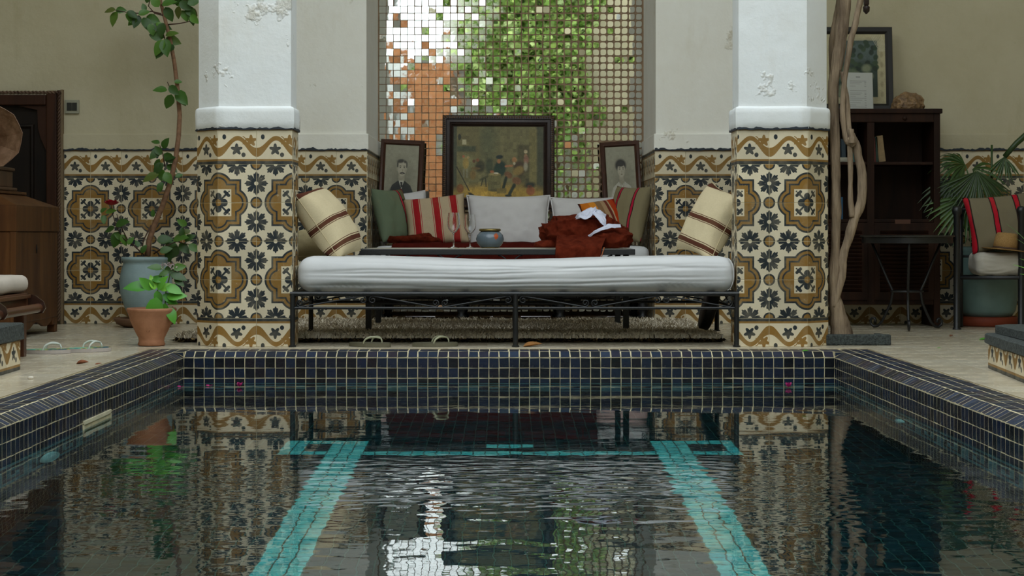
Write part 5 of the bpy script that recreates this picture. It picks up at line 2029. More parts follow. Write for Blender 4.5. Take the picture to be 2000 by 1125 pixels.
pts = [(LX1 - 0.005, 0.30), (LX1 + 0.035, 0.292), (LX1 + 0.075, 0.262), (LX1 + 0.085, 0.232), (LX1 + 0.07, 0.208), (LX1 + 0.04, 0.203), (LX1 - 0.005, 0.205)]
for y in (LY1 - 0.012, LY0 + 0.05):
    n = len(pts)
    vs = [(x, y, z) for x, z in pts] + [(x, y + 0.012, z) for x, z in pts]
    obj('bracket', MB().add(vs, [tuple(range(n)), tuple(range(2 * n - 1, n - 1, -1))] + [(i, n + i, n + (i + 1) % n, (i + 1) % n) for i in range(n)]), simple('varnished_bracket', '35221a', 0.2, spec=0.6), lg, False)
obj('side_board', MB().box((LX1 - 0.025, LY0, 0.2), (LX1 - 0.005, LY1, 0.275), 0.003), M_LOUNGE, lg, False)
for x in (LX0 + 0.03, LX1 - 0.03):
    for y in (LY0 + 0.04, LY1 - 0.04):
        obj('leg', MB().box((x - 0.025, y - 0.025, 0.0), (x + 0.025, y + 0.025, 0.236), 0.004), M_LOUNGE, lg, False)
obj('cushion', MB().rbox(0.66, LY1 - LY0 + 0.02, 0.085, 0.038, (24, 20, 6), lambda p, n: p + Vector((0, 0, 0.005 * fbm(p.x * 6, p.y * 6, 2))), ((LX0 + LX1) / 2 + 0.0, (LY0 + LY1) / 2, 0.349)), simple('offwhite_canvas', 'bdb3a6', 0.85, var=0.06, bump=0.2, bscale=200), lg)

# tiled plinths by the pool
M_SLATE = simple('black_painted_stone', '1d2426', 0.8, var=0.5, scale=70, bump=1.0, bscale=90, bdist=0.008, c2='4a524f')


def plinth(label, pts, h, cap, group, capshape=None):
    o = structure('plinth', MB().prism(offset_poly(pts, -TT), 0.0, h - cap), M_GROUT, label)
    o['kind'] = 'thing'
    tag(o, label, 'plinth', group)
    n = len(pts)
    for i in range(n):
        a, b = Vector(pts[i]), Vector(pts[(i + 1) % n])
        ed = b - a
        L = ed.length
        ed.normalize()
        nr = Vector((ed.y, -ed.x))
        k = max(1, round(L / 0.2))
        for q in range(k):
            me = tile_mesh(L / k - 0.002, h - cap - 0.002, TT, M_BORDER, (0, 0.0, min(1, L / k / 0.2), (h - cap) / 0.183))
            c = Vector((*(a - nr * TT + ed * (L * (q + 0.5) / k)), (h - cap) / 2))
            link(bpy.data.objects.new('tile', me), o, face_matrix(c, (ed.x, ed.y, 0), (nr.x, nr.y, 0)))
    mb = MB()
    layers = [(h - cap, 0.004), (h - cap + 0.006, 0.014), (h - 0.006, 0.012), (h, 0.004)]
    vs, fs = [], []
    for z, d in layers:
        q = offset_poly(pts, d)
        for i in range(n):
            a, b = Vector(q[i]), Vector(q[(i + 1) % n])
            for s in range(10):
                p = a.lerp(b, s / 10)
                vs.append((p.x, p.y, z + (0.006 * fbm(p.x * 7, p.y * 7, z) if z < h - 0.01 else 0.002 * fbm(p.x * 9, p.y * 9, 2))))
    m = n * 10
    for l in range(len(layers) - 1):
        for s in range(m):
            fs.append((l * m + s, l * m + (s + 1) % m, (l + 1) * m + (s + 1) % m, (l + 1) * m + s))
    fs.append(tuple((len(layers) - 1) * m + s for s in range(m)))
    mb.add(vs, fs)
    obj('cap', mb, M_SLATE, o, False)
    return o


plinth('low tiled plinth with black cap at the left picture edge', [(-2.62, 6.7), (-2.088, 6.7), (-2.106, 7.58), (-2.62, 7.58)], 0.205, 0.075, 'low tiled plinths beside the pool')
pr = plinth('low tiled plinth with black cap at the right picture edge', [(2.02, 6.7), (2.6, 6.7), (2.6, 7.66), (2.105, 7.66)], 0.155, 0.05, 'low tiled plinths beside the pool')
obj('cap_slab', MB().prism([(2.08, 6.7), (2.58, 6.7), (2.58, 7.72), (2.2, 7.72), (2.125, 7.62)], 0.157, 0.19), M_SLATE, pr, False)

# flip flops
M_SOLE = simple('grey_foam_sole', 'a89f98', 0.8, var=0.1)


def flip_flop(label, loc, yaw, L, top, strap, sole, group):
    Mx = Matrix.Translation(loc) @ Matrix.Rotation(yaw, 4, 'Z')
    t = thing('flip_flop', label, 'sandal', loc, group)
    out = []
    for k in range(28):
        a = 2 * PI * k / 28
        x = math.cos(a) * L / 2
        wv = 0.052 - 0.008 * math.cos(a) * -1 - 0.010 * math.cos(2 * a + 0.4)
        y = math.sin(a) * wv * (0.85 + 0.12 * math.cos(a))
        out.append((x, y))
    mb = MB()
    mb.prism(out, 0.0, 0.018)
    obj('sole', mb, sole, t, False, Mx)
    mb = MB()
    mb.prism([(x * 0.97, y * 0.96) for x, y in out], 0.0181, 0.021)
    obj('footbed', mb, top, t, False, Mx)
    st = MB()
    tx = L * 0.27
    for s in (-1, 1):
        pts = [(-L * 0.06, s * 0.046, 0.012), (-L * 0.02, s * 0.047, 0.036), (L * 0.08, s * 0.036, 0.05), (L * 0.19, s * 0.016, 0.049), (tx, 0, 0.043)]
        P = [Vector(p) for p in pts]
        fine = []
        for i in range(len(P) - 1):
            for q in range(5):
                f = q / 5
                p0, p1, p2, p3 = P[max(i - 1, 0)], P[i], P[i + 1], P[min(i + 2, len(P) - 1)]
                fine.append(0.5 * ((2 * p1) + (p2 - p0) * f + (2 * p0 - 5 * p1 + 4 * p2 - p3) * f * f + (3 * p1 - p0 - 3 * p2 + p3) * f ** 3))
        fine.append(P[-1])
        st.tube(fine, [0.0036 + 0.0016 * math.sin(PI * i / len(fine)) for i in range(len(fine))], 8)
    st.tube([(tx, 0, 0.043), (tx + 0.006, 0, 0.03), (tx + 0.004, 0, 0.012)], 0.004, 8)
    obj('strap', st, strap, t, True, Mx)


M_STRAPW = simple('white_rubber', 'c4ccc2', 0.5, var=0.05)
m_fb = Mat('teal_yellow_footbed', 0.7)
m_fb.color(m_fb.ramp(m_fb.noise(18, 2, 0.5), [(0.3, lin('2c8f86')), (0.45, lin('7ab7a0')), (0.52, lin('b7b04a')), (0.62, lin('2b5560'))]))
flip_flop('white strapped flip flop with teal footbed, left one on the paving by the plinth', (-2.26, 8.6, 0.0012), 0.12, 0.235, m_fb.m, M_STRAPW, M_SOLE, 'teal flip flops left of the pool')
flip_flop('white strapped flip flop with teal footbed, right one behind the dry leaf', (-2.085, 8.72, 0.0012), 0.55, 0.235, m_fb.m, M_STRAPW, M_SOLE, 'teal flip flops left of the pool')
M_OLIVES = simple('olive_rubber', '5e5a47', 0.7)
M_STRAPO = simple('pale_olive_strap', 'a3a487', 0.5)
flip_flop('olive flip flop seen from the front under the left half of the daybed', (W(722, 676, 9.115).x, 9.115, 0.0012), 0.6 - PI / 2 + 0.6, 0.24, M_OLIVES, M_STRAPO, M_OLIVES, 'olive flip flops under the daybed')
flip_flop('olive flip flop seen from the side under the daybed near its middle leg', (W(850, 676, 9.13).x, 9.13, 0.0012), 0.15, 0.24, M_OLIVES, M_STRAPO, M_OLIVES, 'olive flip flops under the daybed')

# ---------------------------------------------------------------- plants on the left
M_LEAFD = None


def leaf_mat(name, stops, rough=0.4):
    m = Mat(name, rough, spec=0.45)
    oi = m.node('ShaderNodeObjectInfo')
    m.color(m.ramp(S(m.nt, oi.outputs['Random']), stops))
    m.p.inputs['Subsurface Weight'].default_value = 0.0
    m.bump(m.noise(70, 3, 0.5), 0.15, 0.002)
    return m.m


M_ROSE = leaf_mat('rose_leaf', [(0, lin('2c4a1a')), (0.5, lin('3f6622')), (0.85, lin('557f2c')), (1, lin('53421f'))])
M_LIME = leaf_mat('lime_leaf', [(0, lin('3f8028')), (0.5, lin('5fa536')), (1, lin('8ccc48'))], 0.35)
M_TERRA = simple('terracotta', '9c6848', 0.8, var=0.15, scale=10, bump=0.25, bscale=60, c2='b58160')
M_BLUEPOT = simple('grey_blue_pottery', '8fa6a8', 0.55, var=0.15, scale=7, bump=0.2, bscale=40)
M_SOIL = simple('dark_soil', '2a2018', 0.95, var=0.4, scale=60, bump=0.9, bscale=90)


def leaf_at(parent, mat, px, py, Y, ang, L, wd=None, tilt=None, droop=0.2):
    """leaf with base at the pixel, pointing at image angle ang (deg, 0 = right, 90 = up)"""
    b = W(px, py, Y)
    a = math.radians(ang)
    rg = random
    d = Vector((math.cos(a), rg.uniform(-0.5, 0.15), math.sin(a))).normalized()
    nr = Vector((rg.uniform(-0.5, 0.5), -0.75, rg.uniform(0.1, 0.7)))
    wd = wd or L * 0.62
    obj('leaf', MB().leaf(b, b + d * L, nr, wd, droop, 0.22, 7, 0.06), mat, parent)


rt = thing('potted_rose_tree', 'tall bare stemmed rose in a blue grey pot against the left wall', 'potted plant', (-2.28, 11.06, 0))
pc = (-2.28, 11.06, 0.0)
obj('saucer', MB().lathe([(0.14, 0.001), (0.18, 0.02), (0.205, 0.055), (0.195, 0.058), (0.17, 0.03), (0.001, 0.025)], pc, 36), simple('brown_saucer', '6e5038', 0.8), rt)
obj('pot', MB().lathe([(0.095, 0.03), (0.105, 0.06), (0.135, 0.13), (0.158, 0.21), (0.165, 0.28), (0.155, 0.35), (0.143, 0.39), (0.141, 0.41), (0.152, 0.418), (0.155, 0.43), (0.15, 0.44), (0.14, 0.438), (0.138, 0.40)], pc, 44), M_BLUEPOT, rt)
obj('soil', MB().lathe([(0.001, 0.39), (0.139, 0.39), (0.12, 0.40), (0.001, 0.405)], pc, 24), M_SOIL, rt)
Yr = 11.06
tr = [(288, 500), (291, 470), (302, 438), (318, 400), (333, 355), (343, 310), (349, 265), (351, 225), (347, 175), (341, 125), (333, 80), (323, 40), (314, 5), (308, -30), (300, -70), (296, -140), (302, -220)]
obj('stem', MB().tube([W(x, y, Yr + 0.02 * math.sin(i)) for i, (x, y) in enumerate(tr)], [0.019 - 0.0007 * i for i in range(len(tr))], 10), simple('rose_bark', '86644a', 0.8, var=0.3, scale=40, bump=0.5, bscale=80), rt)
mbk = simple('twig_bark', '4a3326', 0.8)
for br in ([(315, 27), (296, 22), (270, 26), (248, 24), (225, 20)], [(328, 48), (350, 46), (374, 41)], [(315, 10), (335, 2), (352, -4), (380, 10)], [(318, 30), (302, 26), (290, 12), (295, -10)],
           [(340, 182), (333, 174), (327, 160)], [(347, 186), (352, 190), (358, 192)], [(318, 64), (322, 76), (318, 84)],
           [(281, 498), (262, 480), (240, 465), (226, 440), (218, 410), (217, 400)], [(262, 480), (250, 470), (235, 440), (228, 418)],
           [(300, 496), (320, 482), (345, 472), (372, 478)], [(322, 325), (318, 300), (312, 284)], [(295, 440), (280, 470), (276, 500)]):
    obj('twig', MB().tube([W(x, y, Yr - 0.03) for x, y in br], [0.005 - 0.0035 * i / len(br) for i in range(len(br))], 6), mbk, rt)
LV = [(226, 19, 185, .075), (228, 22, 250, .1), (226, 20, 0, .07), (248, 22, 330, .075), (247, 25, 300, .07), (257, 23, 320, .05), (284, 22, 110, .055), (286, 6, 70, .06), (298, 2, 100, .05),
      (270, 28, 20, .075), (272, 30, 250, .09), (268, 34, 215, .08), (280, 34, 300, .1), (292, 46, 290, .08), (300, 46, 310, .07), (286, 32, 335, .1), (305, 44, 320, .08), (318, 44, 260, .095), (310, 50, 350, .085),
      (320, 74, 165, .1), (321, 78, 235, .115), (322, 76, 280, .12), (324, 74, 340, .1), (323, 70, 20, .085), (336, 86, 270, .05), (318, 86, 250, .1),
      (316, 10, 20, .095), (322, 14, 300, .1), (333, 8, 45, .1), (340, 6, 10, .1), (350, 4, 330, .09), (350, 12, 260, .08), (355, 20, 300, .08), (362, 14, 320, .09), (366, 8, 20, .08), (372, 30, 315, .08), (376, 22, 270, .09), (378, 38, 80, .07), (360, 0, 60, .09), (310, 14, 120, .09), (328, -6, 80, .1), (345, -8, 100, .1), (372, -4, 90, .08), (300, -80, 30, .1), (298, -100, 160, .1), (297, -130, 40, .1), (296, -150, 200, .1), (300, -190, 60, .1), (302, -215, 120, .1), (300, -170, 340, .1),
      (327, 176, 175, .09), (330, 168, 320, .085), (340, 160, 5, .05), (335, 184, 250, .1), (345, 178, 310, .115), (352, 188, 300, .07),
      (312, 280, 160, .06), (318, 290, 60, .08), (314, 292, 220, .09), (320, 300, 320, .095), (316, 302, 130, .07), (312, 310, 250, .1), (322, 312, 20, .07), (318, 318, 230, .09), (326, 322, 330, .08), (316, 330, 270, .08), (310, 340, 200, .11), (322, 336, 300, .085), (316, 346, 340, .06), (314, 360, 270, .05), (318, 356, 240, .07), (342, 345, 20, .05),
      (196, 415, 40, .05), (206, 416, 20, .07), (202, 420, 280, .06), (226, 440, 20, .1), (224, 444, 200, .07), (232, 452, 250, .11), (236, 458, 300, .08), (240, 466, 150, .06), (250, 478, 60, .06), (276, 494, 60, .06), (272, 482, 120, .05),
      (306, 470, 10, .1), (322, 474, 340, .1), (338, 468, 15, .11), (350, 476, 320, .09), (345, 480, 250, .09), (360, 470, 30, .08), (368, 478, 330, .08), (330, 486, 270, .09), (312, 492, 20, .08), (365, 440, 150, .07), (372, 450, 200, .06), (355, 462, 90, .06), (300, 424, 100, .05)]
for q, (x, y, a, L) in enumerate(LV):
    leaf_at(rt, M_ROSE, x, y, Yr - 0.03 + random.uniform(-0.05, 0.03), a, L * 1.02)
rose = MB()
rc = W(218, 397, Yr - 0.08)
for k in range(14):
    a = k * 2.4
    r = 0.006 + 0.0022 * k
    d = Vector((math.cos(a), math.sin(a), 0.9 - 0.05 * k))
    p = rc + Vector((math.cos(a), math.sin(a), 0)) * r * 0.4 + Vector((0, 0, -0.012))
    rose.leaf(p, p + d.normalized() * 0.046, Vector((-math.cos(a), -math.sin(a), 0.6)), 0.048, -0.2, 0.3, 4)
obj('rose_bloom', rose, simple('red_petals', 'a3122a', 0.6, var=0.2), rt)

# small terracotta pot with lime leaves
tp = thing('terracotta_pot_plant', 'small terracotta pot with bright green leaves at the pool corner', 'potted plant', (-1.865, 9.19, 0))
tc = (-1.865, 9.19, 0.002)
obj('pot', MB().lathe([(0.066, 0.0), (0.072, 0.006), (0.066, 0.022), (0.068, 0.04), (0.088, 0.08), (0.11, 0.13), (0.121, 0.168), (0.128, 0.18), (0.131, 0.19), (0.126, 0.197), (0.115, 0.194), (0.108, 0.17)], tc, 44), M_TERRA, tp)
obj('soil', MB().lathe([(0.001, 0.165), (0.108, 0.165), (0.001, 0.18)], tc, 20), M_SOIL, tp)
rel = MB()
for s in (-1, 1):
    pts = []
    for k in range(12):
        a = -PI / 2 + s * (0.05 + 0.95 * k / 11)
        z = 0.075 + 0.075 * math.sin(k / 11 * PI * 0.7)
        r = 0.0705 + (z - 0.04) * 0.36 + 0.002
        pts.append((tc[0] + r * math.cos(a), tc[1] + r * math.sin(a), tc[2] + z))
    rel.tube(pts, 0.0022, 5)
    rel.tube([(p[0], p[1], p[2] + 0.02) for p in pts[2:]], 0.002, 5)
obj('leaf_relief', rel, M_TERRA, tp)
Yp = 9.17
st = simple('green_stem', '5f7d38', 0.6)
for br in ([(305, 606), (306, 580), (308, 566)], [(322, 606), (324, 570), (320, 540), (318, 520)], [(324, 570), (330, 545), (334, 525)]):
    obj('stem', MB().tube([W(x, y, Yp) for x, y in br], 0.0035, 6), st, tp)
LP = [(290, 562, 172, .135), (300, 565, 140, .1), (302, 566, 100, .085), (308, 566, 60, .1), (305, 568, 290, .08), (312, 566, 20, .095), (318, 575, 330, .09), (306, 580, 262, .16), (322, 586, 350, .075), (322, 592, 270, .1), (328, 600, 300, .1), (326, 580, 10, .11), (324, 560, 345, .1), (320, 548, 165, .08)]
for x, y, a, L in LP:
    leaf_at(tp, M_LIME, x, y, Yp - 0.03, a, L * 0.95, L * 0.55, droop=0.25)
for x, y, a, L in [(318, 524, 170, .085), (320, 530, 20, .08), (332, 535, 345, .1), (330, 530, 200, .06), (336, 524, 10, .08), (318, 540, 200, .07), (340, 545, 330, .07)]:
    leaf_at(tp, M_ROSE, x, y, Yp - 0.02, a, L * 0.95, L * 0.5)
fl = MB()
for k in range(40):
    p = W(335, 520, Yp - 0.03) + Vector((random.gauss(0, 0.013), random.gauss(0, 0.012), random.gauss(0.002, 0.009)))
    d = Vector((random.gauss(0, 1), random.gauss(-0.5, 1), random.gauss(0.8, 0.6))).normalized()
    fl.leaf(p, p + d * 0.012, (0, -1, 0.5), 0.008, 0, 0.2, 3)
for k in range(14):
    p = W(318, 518, Yp - 0.03) + Vector((random.gauss(0, 0.004), random.gauss(0, 0.004), random.gauss(0, 0.013)))
    fl.leaf(p, p + Vector((random.gauss(0, 0.006), -0.004, 0.009)), (0, -1, 0.5), 0.006, 0, 0.2, 3)
obj('flower_head', fl, simple('faded_mauve_petals', '9a8a86', 0.8, var=0.3, scale=90), tp)

# fallen leaves and petals
M_DRY = simple('dry_leaf', '7a4526', 0.7, var=0.3, scale=30)
M_DRY2 = simple('tan_dry_leaf', 'a8743c', 0.7, var=0.2, scale=30)
M_GRNL = simple('fresh_green_leaf', '4f9a2a', 0.5, var=0.2)


def litter(px, py, ang, L, mat, label, group='fallen leaves on the paving', curl=0.5, z=0.004):
    p = W(px, py, gy(py))
    p.z = z
    a = math.radians(ang)
    d = Vector((math.cos(a), math.sin(a), 0.0))
    mb = MB()
    mb.leaf(p - d * L / 2, p + d * L / 2, (0.1, -0.2, 1), L * 0.5, -0.15, curl, 7)
    zmin = min(v[2] for v in mb.v)
    mb.v = [(v[0], v[1], v[2] - zmin + 0.001) for v in mb.v]
    o = obj('fallen_leaf', mb, mat, solid=0.0008)
    tag(o, label, 'leaf', group)


litter(161, 711, 10, 0.055, M_DRY, 'curled brown leaf on the paving by the flip flops', curl=1.0)
litter(192, 711.5, 20, 0.03, M_DRY, 'small brown leaf scrap at the left pool edge', curl=0.3)
litter(1040, 677.2, 10, 0.10, M_DRY2, 'tan dry leaf beside the middle leg of the daybed', curl=0.7)
litter(1834, 680, 5, 0.018, M_GRNL, 'tiny green leaf scrap on the paving right of the pool', curl=0.3)
litter(1858, 657, 30, 0.03, M_DRY, 'brown leaf scrap on the paving before the metal table', curl=0.8)
litter(1922, 664.5, -5, 0.055, M_GRNL, 'bright green leaf on the paving behind the right plinth', curl=0.6)
litter(1573, 687, 5, 0.035, M_GRNL, 'green leaf on the tiled pool edge below the right pillar', curl=0.6)
tag(obj('pebble', MB().rbox(0.022, 0.02, 0.012, 0.006, (5, 5, 4), None, (W(60, 741, gy(741)).x, gy(741), 0.0068)), simple('white_pebble', 'd6cfc0', 0.6)), 'small white pebble on the paving left of the pool', 'pebble')
M_PINK = simple('magenta_petal', 'b0246e', 0.5, var=0.2, scale=60)


def petal(px, py, r, label, n=4):
    y = F * (CH - ZWAT) / (py - CY)
    p = Vector(((px - CX) * y / F, min(y, Y0 - 0.03), ZWAT + 0.002))
    mb = MB()
    for k in range(n):
        a = k * 2.3
        d = Vector((math.cos(a), math.sin(a) * 0.8, 0.9 if n > 2 else 0.1)).normalized()
        mb.leaf(p, p + d * r, Vector((-math.cos(a), -math.sin(a), 0.8)), r * 0.9, -0.2, 0.3, 4)
    tag(obj('petal', mb, M_PINK, solid=0.0006), label, 'petal', 'magenta petals floating on the water')


petal(468, 756, 0.026, 'magenta bougainvillea bloom floating below the left pillar')
petal(1540, 757, 0.028, 'magenta bougainvillea bloom floating below the right pillar')
petal(352, 757, 0.02, 'flat magenta petal floating in the left pool corner', 2)
petal(408, 755, 0.02, 'flat magenta petal floating just right of the left pool corner', 2)

# ================================================================== right side
BX0, BX1, BYF, BYB, BZ0, BZ1 = 1.855, 2.735, 11.05, 11.385, 0.14, 1.376
bk = thing('bookcase', 'dark wooden bookcase with open shelves and louvred doors by the right wall', 'bookcase', ((BX0 + BX1) / 2, 11.2, 0))
for x0, x1 in ((BX0, BX0 + 0.04), (BX1 - 0.04, BX1)):
    obj('side_panel', MB().box((x0, BYF, 0.0), (x1, BYB, BZ1 - 0.03), 0.004), M_BOOKW, bk, False)
obj('top', MB().box((BX0 - 0.012, BYF - 0.012, BZ1 - 0.03), (BX1 + 0.012, BYB, BZ1), 0.004), M_BOOKW, bk, False)
obj('bottom', MB().box((BX0 + 0.04, BYF + 0.01, BZ0), (BX1 - 0.04, BYB, BZ0 + 0.03)), M_BOOKW, bk, False)
obj('back_panel', MB().box((BX0 + 0.04, BYB - 0.015, BZ0), (BX1 - 0.04, BYB, BZ1 - 0.03)), M_BOOKW, bk, False)
xm = W(1701, 300, BYF).x
obj('divider', MB().box((xm - 0.022, BYF + 0.004, BZ0), (xm + 0.022, BYB - 0.015, BZ1 - 0.03)), M_BOOKW, bk, False)
zs1 = W(0, 316, BYF).z
zs2 = W(0, 428, BYF).z
obj('frieze', MB().box((BX0 + 0.04, BYF, BZ1 - 0.085), (BX1 - 0.04, BYF + 0.03, BZ1 - 0.03), 0.003), M_BOOKW, bk, False)
obj('frieze_knob', MB().lathe([(0.001, 0), (0.014, 0.0), (0.014, 0.006), (0.007, 0.01), (0.001, 0.012)], n=18), M_BOOKW, bk, True, Matrix.Translation((W(1767, 220, BYF).x, BYF - 0.0005, BZ1 - 0.06)) @ Matrix.Rotation(PI / 2, 4, 'X'))
for a, b in ((BX0 + 0.04, xm - 0.022), (xm + 0.022, BX1 - 0.04)):
    obj('shelf', MB().box((a, BYF + 0.02, zs1 - 0.018), (b, BYB - 0.015, zs1), 0.002), M_BOOKW, bk, False)
    obj('shelf', MB().box((a, BYF + 0.005, zs2 - 0.02), (b, BYB - 0.015, zs2), 0.002), M_BOOKW, bk, False)
    dz0, dz1 = BZ0 + 0.03, zs2 - 0.022
    dd = MB()
    dd.box((a, BYF - 0.004, dz0), (a + 0.035, BYF + 0.022, dz1))
    dd.box((b - 0.035, BYF - 0.004, dz0), (b, BYF + 0.022, dz1))
    dd.box((a + 0.035, BYF - 0.004, dz1 - 0.05), (b - 0.035, BYF + 0.022, dz1))
    dd.box((a + 0.035, BYF - 0.004, dz0), (b - 0.035, BYF + 0.022, dz0 + 0.05))
    door = obj('door', dd, M_BOOKW, bk, False)
    ns = 16
    for k in range(ns):
        z = dz0 + 0.05 + (dz1 - dz0 - 0.1) * (k + 0.5) / ns
        hs = (dz1 - dz0 - 0.1) / ns
        obj('louvre', MB().box((-(b - a - 0.07) / 2, -0.004, -hs * 0.62), ((b - a - 0.07) / 2, 0.004, hs * 0.62)), M_BOOKW, door, False, Matrix.Translation(((a + b) / 2, BYF + 0.008, z)) @ Matrix.Rotation(math.radians(35), 4, 'X'))
obj('shelf_label', MB().box((W(1748, 430, BYF).x, BYF - 0.006, zs2 - 0.03), (W(1778, 430, BYF).x, BYF - 0.003, zs2 - 0.003)), simple('lighter_wood_plate', '4e2e1e', 0.5), bk, False)

# books
BOOKS = [(1706, 316, 1711, 268, '5a1a14', 0.02, 'thin red book on the upper right shelf'), (1711, 316, 1716, 266, '1f3a30', 0.05, 'thin dark green book leaning on the upper right shelf'), (1717, 316, 1730, 264, '8a7350', 0.12, 'worn tan book leaning on the upper right shelf'),
         (1644, 308, 1652, 262, '20303a', 0.02, 'dark blue book on the upper left shelf'), (1665, 306, 1672, 255, '2d5a58', 0.15, 'teal book leaning on the upper left shelf'), (1673, 306, 1680, 256, '8f8a78', 0.2, 'pale book leaning on the upper left shelf')]
for x0, y0b, x1, y1b, col, ln, lab in BOOKS:
    Yb = BYF + 0.06
    w_ = (x1 - x0) * Yb / F
    h_ = (y0b - y1b) * Yb / F * 0.98
    xb = W(x0, 0, Yb).x
    Mx = Matrix.Translation((xb, Yb, zs1 + 0.001 + (0.0))) @ Matrix.Rotation(-ln, 4, 'Y')
    t = thing('book', lab, 'book', (xb, Yb, zs1), 'books on the bookcase shelves')
    mcol = simple('book_cover_' + col, col, 0.6, var=0.2, scale=40)
    cvb = MB()
    cvb.box((0, 0, 0), (0.0025, 0.14, h_)).box((w_ - 0.0025, 0, 0), (w_, 0.14, h_)).box((0.0025, 0, 0), (w_ - 0.0025, 0.003, h_))
    obj('cover', cvb, mcol, t, False, Mx)
    obj('pages', MB().box((0.003, 0.004, 0.003), (w_ - 0.003, 0.136, h_ - 0.003)), simple('page_edges', 'a59a80', 0.9), t, False, Mx)
for lab, x0, x1, y0b, hh, col in (('flat stack of pale papers lying on the upper left shelf', 1640, 1660, 306, 0.03, '8d8a7c'),):
    a = W(x0, 0, BYF + 0.05).x
    tag(obj('paper_stack', MB().box((a, BYF + 0.05, zs1 + 0.001), (a + 0.06, BYF + 0.2, zs1 + hh), 0.002), simple('papers', col, 0.9)), lab, 'papers')
bb = W(1640, 430, BYF + 0.06)
t = thing('blue_book', 'tall blue book standing on the lower left shelf', 'book', (bb.x, bb.y, zs2), 'books on the bookcase shelves')
obj('cover', MB().box((bb.x - 0.04, BYF + 0.06, zs2 + 0.0005), (bb.x + 0.02, BYF + 0.075, zs2 + 0.14)).box((bb.x - 0.04, BYF + 0.095, zs2 + 0.0005), (bb.x + 0.02, BYF + 0.1, zs2 + 0.14)), simple('blue_cover', '1f4a66', 0.5), t, False)
obj('pages', MB().box((bb.x - 0.038, BYF + 0.075, zs2 + 0.003), (bb.x + 0.016, BYF + 0.095, zs2 + 0.136)), simple('page_edges', 'a59a80', 0.9), t, False)

# framed plant print leaning on the wall, menu sheet, rock
Mx, w, h = lean_frame(1598, 46, 1743, 211, 11.3, 0.10, 0.0)
Mx.translation.z = BZ1 + 0.001 + h / 2 + 0.001
pp = thing('framed_plant_print', 'black framed print of pale flowers and leaves on top of the bookcase', 'picture', Mx.translation - Vector((0, 0, h / 2)))
bw = 0.045
obj('frame', frame_mb(w, h, bw, [(0, -0.012), (0, 0.014), (0.004, 0.018), (0.03, 0.016), (0.04, 0.008), (bw, 0.004), (bw, 0)]), simple('black_lacquer', '15130f', 0.4), pp, True, Mx, auto=30)
cv = Canvas(130, 150, 'a89f7c')
cv.rect(0.13, 0.1, 0.86, 0.90, '2c3a30', 1, 0.01)
cv.rect(0.13, 0.1, 0.86, 0.4, '55625e', 0.7, 0.1)
rgp = random.Random(5)
for k in range(26):
    cv.ell(0.45 + rgp.uniform(0, 0.4), 0.12 + rgp.random() * 0.4, 0.055, 0.04, ['1f2c1e', '35452c', '283a26'][k % 3], 0.95, 0.3, rgp.random() * 3)
for k in range(9):
    cv.ell(0.25 + rgp.uniform(0, 0.5), 0.48 + rgp.random() * 0.38, 0.1, 0.075, ['8f9474', '7a8064', '5f6a50'][k % 3], 0.85, 0.5, rgp.random() * 3)
for k in range(7):
    cv.line(0.75 + 0.03 * k, 0.02, 0.9 + 0.02 * k, 0.25, 0.006, 'c5bfa4', 0.5)
for k in range(5):
    cv.ell(0.93, 0.3 + 0.14 * k, 0.03, 0.05, '8a8160', 0.7, 0.4)
cv.grain(0.05, 3)
canvas_obj('print', cv, w - 2 * bw + 0.004, h - 2 * bw + 0.004, pp, Mx, 0.002)
gl = Mat('picture_glass', 0.03)
gl.p.inputs['Transmission Weight'].default_value = 1.0
gl.p.inputs['IOR'].default_value = 1.1
obj('backing', MB().box((-w / 2 + 0.006, -h / 2 + 0.002, -0.012), (w / 2 - 0.006, h / 2 - 0.006, -0.003)), M_BACK, pp, False, Mx)
Mx2, w2, h2 = lean_frame(1649, 136, 1705, 212, 11.2, 0.22, -0.02)
Mx2.translation.z = BZ1 + 0.001 + h2 / 2 * math.cos(0.22)
cv = Canvas(60, 90, 'a9aaa2')
cv.rect(0.42, 0.115, 0.56, 0.135, '4a4a48', 0.9)
for k, y in enumerate((0.22, 0.26, 0.3, 0.36, 0.48, 0.54, 0.58, 0.63, 0.68, 0.73, 0.8, 0.86, 0.91)):
    cv.rect(0.2, y, 0.2 + (0.5, 0.42, 0.36, 0.2)[k % 4], y + 0.012, '75766f', 0.8)
    cv.rect(0.7, y, 0.76, y + 0.012, '5a5a55', 0.8)
ms = canvas_obj('menu_sheet', cv, w2, h2, None, Mx2)
ms.modifiers.new('thickness', 'SOLIDIFY').thickness = 0.001
tag(ms, 'white printed menu sheet leaning against the framed plant print', 'paper')
bm = bmesh.new()
bmesh.ops.create_icosphere(bm, subdivisions=4, radius=1)
rcn = W(1773, 197, 11.2)
for v in bm.verts:
    p = v.co.copy()
    k = 1 + 0.16 * fbm(p.x * 1.6, p.y * 1.6, p.z * 1.6 + 3) + 0.08 * fbm(p.x * 6, p.y * 6, p.z * 6)
    v.co = Vector((rcn.x + p.x * 0.105 * k, 11.2 + p.y * 0.075 * k, max(BZ1 + 0.001, BZ1 + 0.035 + p.z * 0.078 * k)))
tag(obj('crystal_rock', MB().bm(bm), simple('ochre_crystal_rock', '5b3d22', 0.5, var=0.5, scale=30, bump=0.9, bscale=60, bdist=0.01, c2='9a7a52'), smooth=False), 'rough brown crystal rock on top of the bookcase', 'rock')

# vine trunks beside the right pillar
M_BARK = simple('pale_vine_bark', '6e5a46', 0.9, var=0.4, scale=22, bump=1.0, bscale=45, stretch=(1, 1, 0.14), bdist=0.014, c2='a8947a')
vt = thing('old_vine', 'thick twisted pale vine trunk rising beside the right pillar', 'vine', (1.78, 9.33, 0))


